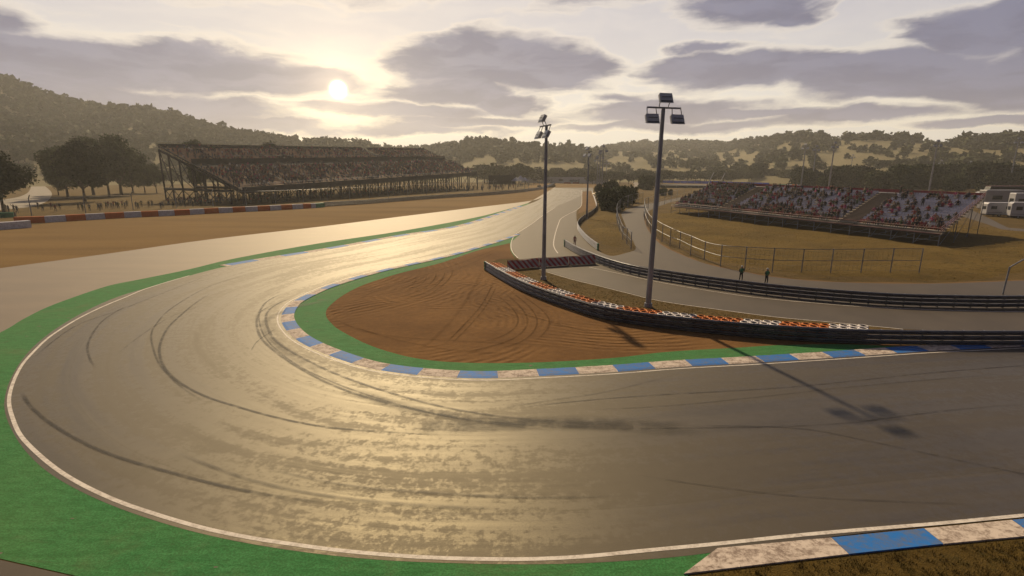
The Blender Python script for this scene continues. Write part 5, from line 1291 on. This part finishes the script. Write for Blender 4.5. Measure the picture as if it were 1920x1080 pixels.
tag(t, 'long white hoarding with black estoril lettering across the end of the straight', 'hoarding')
for i, px in enumerate((1058, 1074, 1089, 1105, 1121)):
    p = at(px, 344.3); o = wallblock(p, p+Vector((5.6, .1, 0)), M['w_white'] if 0 else M['red'], 1.3, 1.0, 'red barrier block at the foot of the white hoarding, %s from the left' % ORD[i]); o['group'] = 'red blocks below the white hoarding'
p = at(1011, 352); t = empty('marshal_post', p); mb = MB(); mb.box((0, 0, 2.2), (.35, .35, 4.4)); q = mb.build('post', M['hoard']); q.parent = t; mb = MB(); mb.box((.0, 0, 4.5), (3.2, 1.6, .25)); q = mb.build('roof', M['canvas']); q.parent = t
mb = MB(); mb.box((0, .3, 1.0), (2.6, 1.2, 1.1)); q = mb.build('cabin', M['darksteel']); q.parent = t
tag(t, 'small marshal shelter on a white post where the guard rail meets the straight', 'shelter')
# video screen
a, b = at(917, 357), at(966, 356); d0 = (b-a).length; an = math.atan2(b.y-a.y, b.x-a.x); t = empty('video_screen', (a.x, a.y, 0), an)
mb = MB(); mb.box((d0/2, 0, 6.1), (d0, .8, 4.6)); q = mb.build('screen', M['black']); q.parent = t
mb = MB()
for z in (3.7, 8.45): mb.box((d0/2, -.1, z), (d0+.5, .9, .2))
for x in (0, d0): mb.box((x, -.1, 6.1), (.2, .9, 4.9))
mb.tube((d0*.4, 0, 8.4), (d0*.4, 0, 9.6), .15); q = mb.build('frame', M['darksteel']); q.parent = t
for i in range(5):
    mb = MB(); mb.tube((d0*i/4, 0, 0), (d0*i/4, 0, 3.8), .18); q = mb.build('leg', M['darksteel']); q.parent = t
tag(t, 'big dark video screen on legs beyond the right end of the left grandstand', 'screen')
# white tents beside it
def gazebo(p, w_, h_, label, m='canvas', group=None, name='gazebo'):
    t = empty(name, p); mb = MB(); n = 4 if name == 'gazebo' else 8
    ring = [(math.cos(2*math.pi*(k+.5)/n)*w_*.7, math.sin(2*math.pi*(k+.5)/n)*w_*.7, h_*.72) for k in range(n)]; ring2 = [(x, y, z-.35) for x, y, z in ring]
    mb.add(ring+ring2+[(0, 0, h_)], [(k, (k+1) % n, 2*n) for k in range(n)]+[(n+k, n+(k+1) % n, (k+1) % n, k) for k in range(n)]); q = mb.build('canopy', M[m]); q.parent = t
    if name == 'gazebo':
        for x, y, z in ring: mb = MB(); mb.tube((x*.96, y*.96, 0), (x*.96, y*.96, h_*.72), .06); q = mb.build('leg', M['fence']); q.parent = t
    else: mb = MB(); mb.tube((0, 0, 0), (0, 0, h_), .05); q = mb.build('pole', M['fence']); q.parent = t
    tag(t, label, 'tent' if name == 'gazebo' else 'parasol', group); return t
for px, py, w_, h_, lb in ((968,356,6,7.6,'pale tent touching the right edge of the video screen'),(976,355,5,8.4,'tallest pale tent right of the video screen'),(984,354,5,7.2,'pale tent at the left end of the white hoarding')): gazebo(at(px, py), w_, h_, lb, 'hoard', 'tents beside the video screen')
gazebo(on(1121, 379), 3.4, 4.2, 'cream parasol at the edge of the bank bushes', 'canvas', None, 'parasol')
gazebo(at(1293, 341), 10, 8.6, 'cream pointed canopy above the blue wall', 'canvas')
for bx, by, tx, ty, lb in ((1326,348,1336,322,'slanting white pole above the blue wall, left of the pair'),(1346,349,1357,323,'slanting white pole above the blue wall, right of the pair')):
    a = at(bx, by); hh = (by-ty)/(by-317.5)*H*.95; t = empty('flagpole', a); mb = MB(); mb.tube((0, 0, 0), ((tx-bx)/960*a.y*1.02, 0, hh), .28, .2); q = mb.build('pole', M['hoard']); q.parent = t
    mb = MB(); mb.tube((0, 0, 0), (0, 0, .5), .5); q = mb.build('base', M['concrete']); q.parent = t; tag(t, lb, 'flagpole', 'white slanting poles')

# ================================================================ VEHICLES
def rounded(prof, w_, m, name, par, bev=.12):
    """side profile (x, z) extruded across the width with a bevel"""
    mb = MB(); n = len(prof); mb.add([(x, -w_/2, z) for x, z in prof]+[(x, w_/2, z) for x, z in prof], [tuple(range(n)), tuple(range(2*n-1, n-1, -1))]+[(k, n+k, n+(k+1) % n, (k+1) % n) for k in range(n)])
    o = mb.build(name, m); bm = bmesh.new(); bm.from_mesh(o.data); bmesh.ops.recalc_face_normals(bm, faces=bm.faces); bm.to_mesh(o.data); bm.free()
    o.parent = par; bv = o.modifiers.new('b', 'BEVEL'); bv.width = bev; bv.segments = 3; bv.limit_method = 'ANGLE'; return o
def wheel(par, x, y, r=.36):
    mb = MB(); mb.tube((x, y-.12, r), (x, y+.12, r), r, n=18); q = mb.build('wheel', M['rubber']); q.parent = par
    m2 = MB(); m2.tube((x, y-.135, r), (x, y+.135, r), r*.58, n=14); q2 = m2.build('rim', M['lampbody']); q2.parent = q
def win(par, x, z, w_, h_, side, wd, name='window'):
    mb = MB(); y = side*(wd/2+.012); mb.box((x, y, z), (w_, .03, h_)); q = mb.build(name, M['glass']); q.parent = par
def caravan(p, rz, L, hgt, wd, m, label, wins, motor=False, name='caravan', cat='caravan'):
    t = empty(name, p, rz)
    z0 = .45
    if motor: prof = [(-L/2, z0), (-L/2, hgt-.1), (-L/2+.2, hgt), (L/2-1.7, hgt), (L/2-.7, hgt-.55), (L/2-1.0, hgt-1.15), (L/2-.15, 1.35), (L/2, .95), (L/2, z0)]
    else: prof = [(-L/2, z0+.15), (-L/2, hgt-.35), (-L/2+.35, hgt), (L/2-.55, hgt), (L/2, hgt-.55), (L/2-.05, 1.3), (L/2-.35, z0)]
    rounded(prof, wd, m, 'body', t)
    mb = MB(); mb.box((0, 0, z0-.08), (L*.94, wd*.8, .2)); q = mb.build('chassis', M['black']); q.parent = t
    for s in (-1, 1):
        for x in ((-L*.28, L*.33) if motor or L > 7 else (-.1,)): wheel(t, x, s*(wd/2-.16))
        for (x, z, w_, h_) in wins: win(t, x, z, w_, h_, s, wd)
        mb = MB(); mb.box((L*.12, s*(wd/2+.012), z0+.95), (.62, .03, 1.75)); q = mb.build('door', M['vwhite']); q.parent = t
        mb = MB(); mb.box((0, s*(wd/2+.008), z0+.62), (L*.92, .02, .09)); q = mb.build('trim', M['darksteel']); q.parent = t
    mb = MB(); mb.box((-L/2-.012, 0, hgt*.62), (.03, wd*.62, hgt*.22)); q = mb.build('rear_window', M['glass']); q.parent = t
    if motor:
        mb = MB(); mb.add([(L/2-.93, -wd*.42, hgt-1.14), (L/2-.93, wd*.42, hgt-1.14), (L/2-.1, wd*.42, 1.42), (L/2-.1, -wd*.42, 1.42)], [(0, 3, 2, 1)]); q = mb.build('windscreen', M['glass']); q.parent = t; q.location = (.03, 0, .03)
    tag(t, label, cat, 'vehicles parked behind the right stand'); return t
rzv = R(-38)
c1_ = at(1866, 404); c2_ = at(1868, 394); c3_ = at(1920, 412); c4_ = at(1858, 377)
def vsz(px0, px1, y): return (px1-px0)/960*at(px0, y).y*1.03
caravan(at(1868, 405.5), R(-12), 6.2, 3.6, 2.4, M['vwhite'], 'white caravan nearest the right end of the stand', [(-1.6, 2.3, 1.3, .8), (1.7, 2.3, 1.3, .75)])
caravan(at(1876, 394), R(-8), 11.5, 6.0, 3.0, M['vgrey'], 'tall grey motorhome behind the nearest white caravan', [(3.2, 3.8, 1.3, 1.3), (-2.6, 3.8, 2.6, 1.1)], True, 'motorhome', 'motorhome')
caravan(at(1925, 409.5), R(-25), 7.5, 4.0, 2.5, M['vwhite'], 'white caravan cut by the right edge of the picture', [(-2.2, 2.5, 1.2, .9), (1.9, 2.5, 1.2, .9)])
caravan(at(1925, 400), R(-12), 8.5, 5.6, 2.6, M['vwhite'], 'tall white motorhome behind the caravan at the right edge', [(-2.4, 3.6, 2.0, .9), (1.6, 3.6, 1.6, .9)], True, 'motorhome', 'motorhome')
caravan(at(1843, 377), R(170), 7, 3.6, 2.4, M['vwhite'], 'small white van in front of the black coach', [(1.4, 2.4, 1.2, .7), (-1.6, 2.4, 1.4, .7)], True, 'van', 'van')
t = empty('coach', at(1898, 378), R(-4)); L = 22; rounded([(-L/2, .5), (-L/2-.0, 2.2), (-L/2+1.4, 5.8), (L/2-.3, 5.8), (L/2, 5.3), (L/2, .5)], 2.9, M['black'], 'body', t, .25)
for x in (-7, 5, 7): wheel(t, x, -1.35, .55); wheel(t, x, 1.35, .55)
for x in (-7.5, -4, -.5, 3, 6.5):
    win(t, x, 4.0, 3.1, 1.2, -1, 2.9); win(t, x, 4.0, 3.1, 1.2, 1, 2.9)
mb = MB(); mb.box((0, 0, 5.83), (L-2.5, 2.6, .10)); q = mb.build('roof_hatch', M['pinkrail']); q.parent = t
tag(t, 'long black coach behind the motorhomes at the right edge', 'coach', 'vehicles parked behind the right stand')

# ---- dry grass tufts near the camera corner, on the mound and beside the service road
def tufts(name, poly, n, h0, h1, m, label, seed):
    g2 = random.Random(seed); xs = [p[0] for p in poly]; ys = [p[1] for p in poly]; mb = MB(); k = 0; vs = []; fs = []
    while k < n:
        x, y = g2.uniform(min(xs), max(xs)), g2.uniform(min(ys), max(ys))
        if polydist((x, y), poly) < .08 or mnoise.noise(Vector((x*.9, y*.9, 3))) < g2.uniform(-.5, .25): continue
        k += 1; z = gz(x, y)-.01
        for b in range(5):
            a = g2.uniform(0, 6.28); hh = g2.uniform(h0, h1); l = g2.uniform(.2, .7)*hh; w_ = hh*.10; o = len(vs); bx, by = x+g2.uniform(-.06, .06), y+g2.uniform(-.06, .06)
            vs += [(bx-math.sin(a)*w_, by+math.cos(a)*w_, z), (bx+math.sin(a)*w_, by-math.cos(a)*w_, z), (bx+math.cos(a)*l, by+math.sin(a)*l, z+hh)]; fs.append((o, o+1, o+2))
    mb.add(vs, fs); o = mb.build(name, m); tag(o, label, 'grass', None, 'stuff'); return o
cpoly = [(p.x, p.y) for p in [at(1300,1081), at(1365,1064), at(1590,1043), at(1768,1025), at(1920,1010), at(2300,975), at(2300,1300), at(1300,1300)]]
tufts('grass_tufts', cpoly, 5200, .04, .13, M['mound'], 'dry grass tufts behind the near blue and white kerb', 1)
tufts('grass_tufts', [p for p in BANKS[0][0]], 4500, .06, .18, M['mound'], 'dry grass tufts scattered over the mound below the right grandstand', 2)
tufts('grass_tufts', [p for p in BANKS[1][0]], 900, .08, .20, M['mound'], 'dry grass tufts on the bank beside the straight', 3)
vp = [(p.x, p.y) for p in [at(1000,510), at(1024,512), at(1121,538), at(1240,566), at(1452,596), at(1640,614), at(1560,612), at(1346,598), at(1217,584), at(1121,568), at(1024,540)]]
tufts('grass_tufts', vp, 1200, .04, .12, M['mound'], 'dry grass tufts between the tyre stacks and the service road', 4)

# ================================================================ HAZE
hb = MB(); hb.box((0, 1349, 117), (5699, 2999, 236)); hm = bpy.data.materials.new('haze'); hm.use_nodes = True; hn = hm.node_tree; hn.nodes.clear()
pv = hn.nodes.new('ShaderNodeVolumePrincipled'); oo = hn.nodes.new('ShaderNodeOutputMaterial'); hn.links.new(pv.outputs[0], oo.inputs['Volume'])
pv.inputs['Color'].default_value = (.93, .94, .94, 1); pv.inputs['Density'].default_value = .0002; pv.inputs['Anisotropy'].default_value = .4
ho = hb.build('haze', hm); tag(ho, kind='stuff')
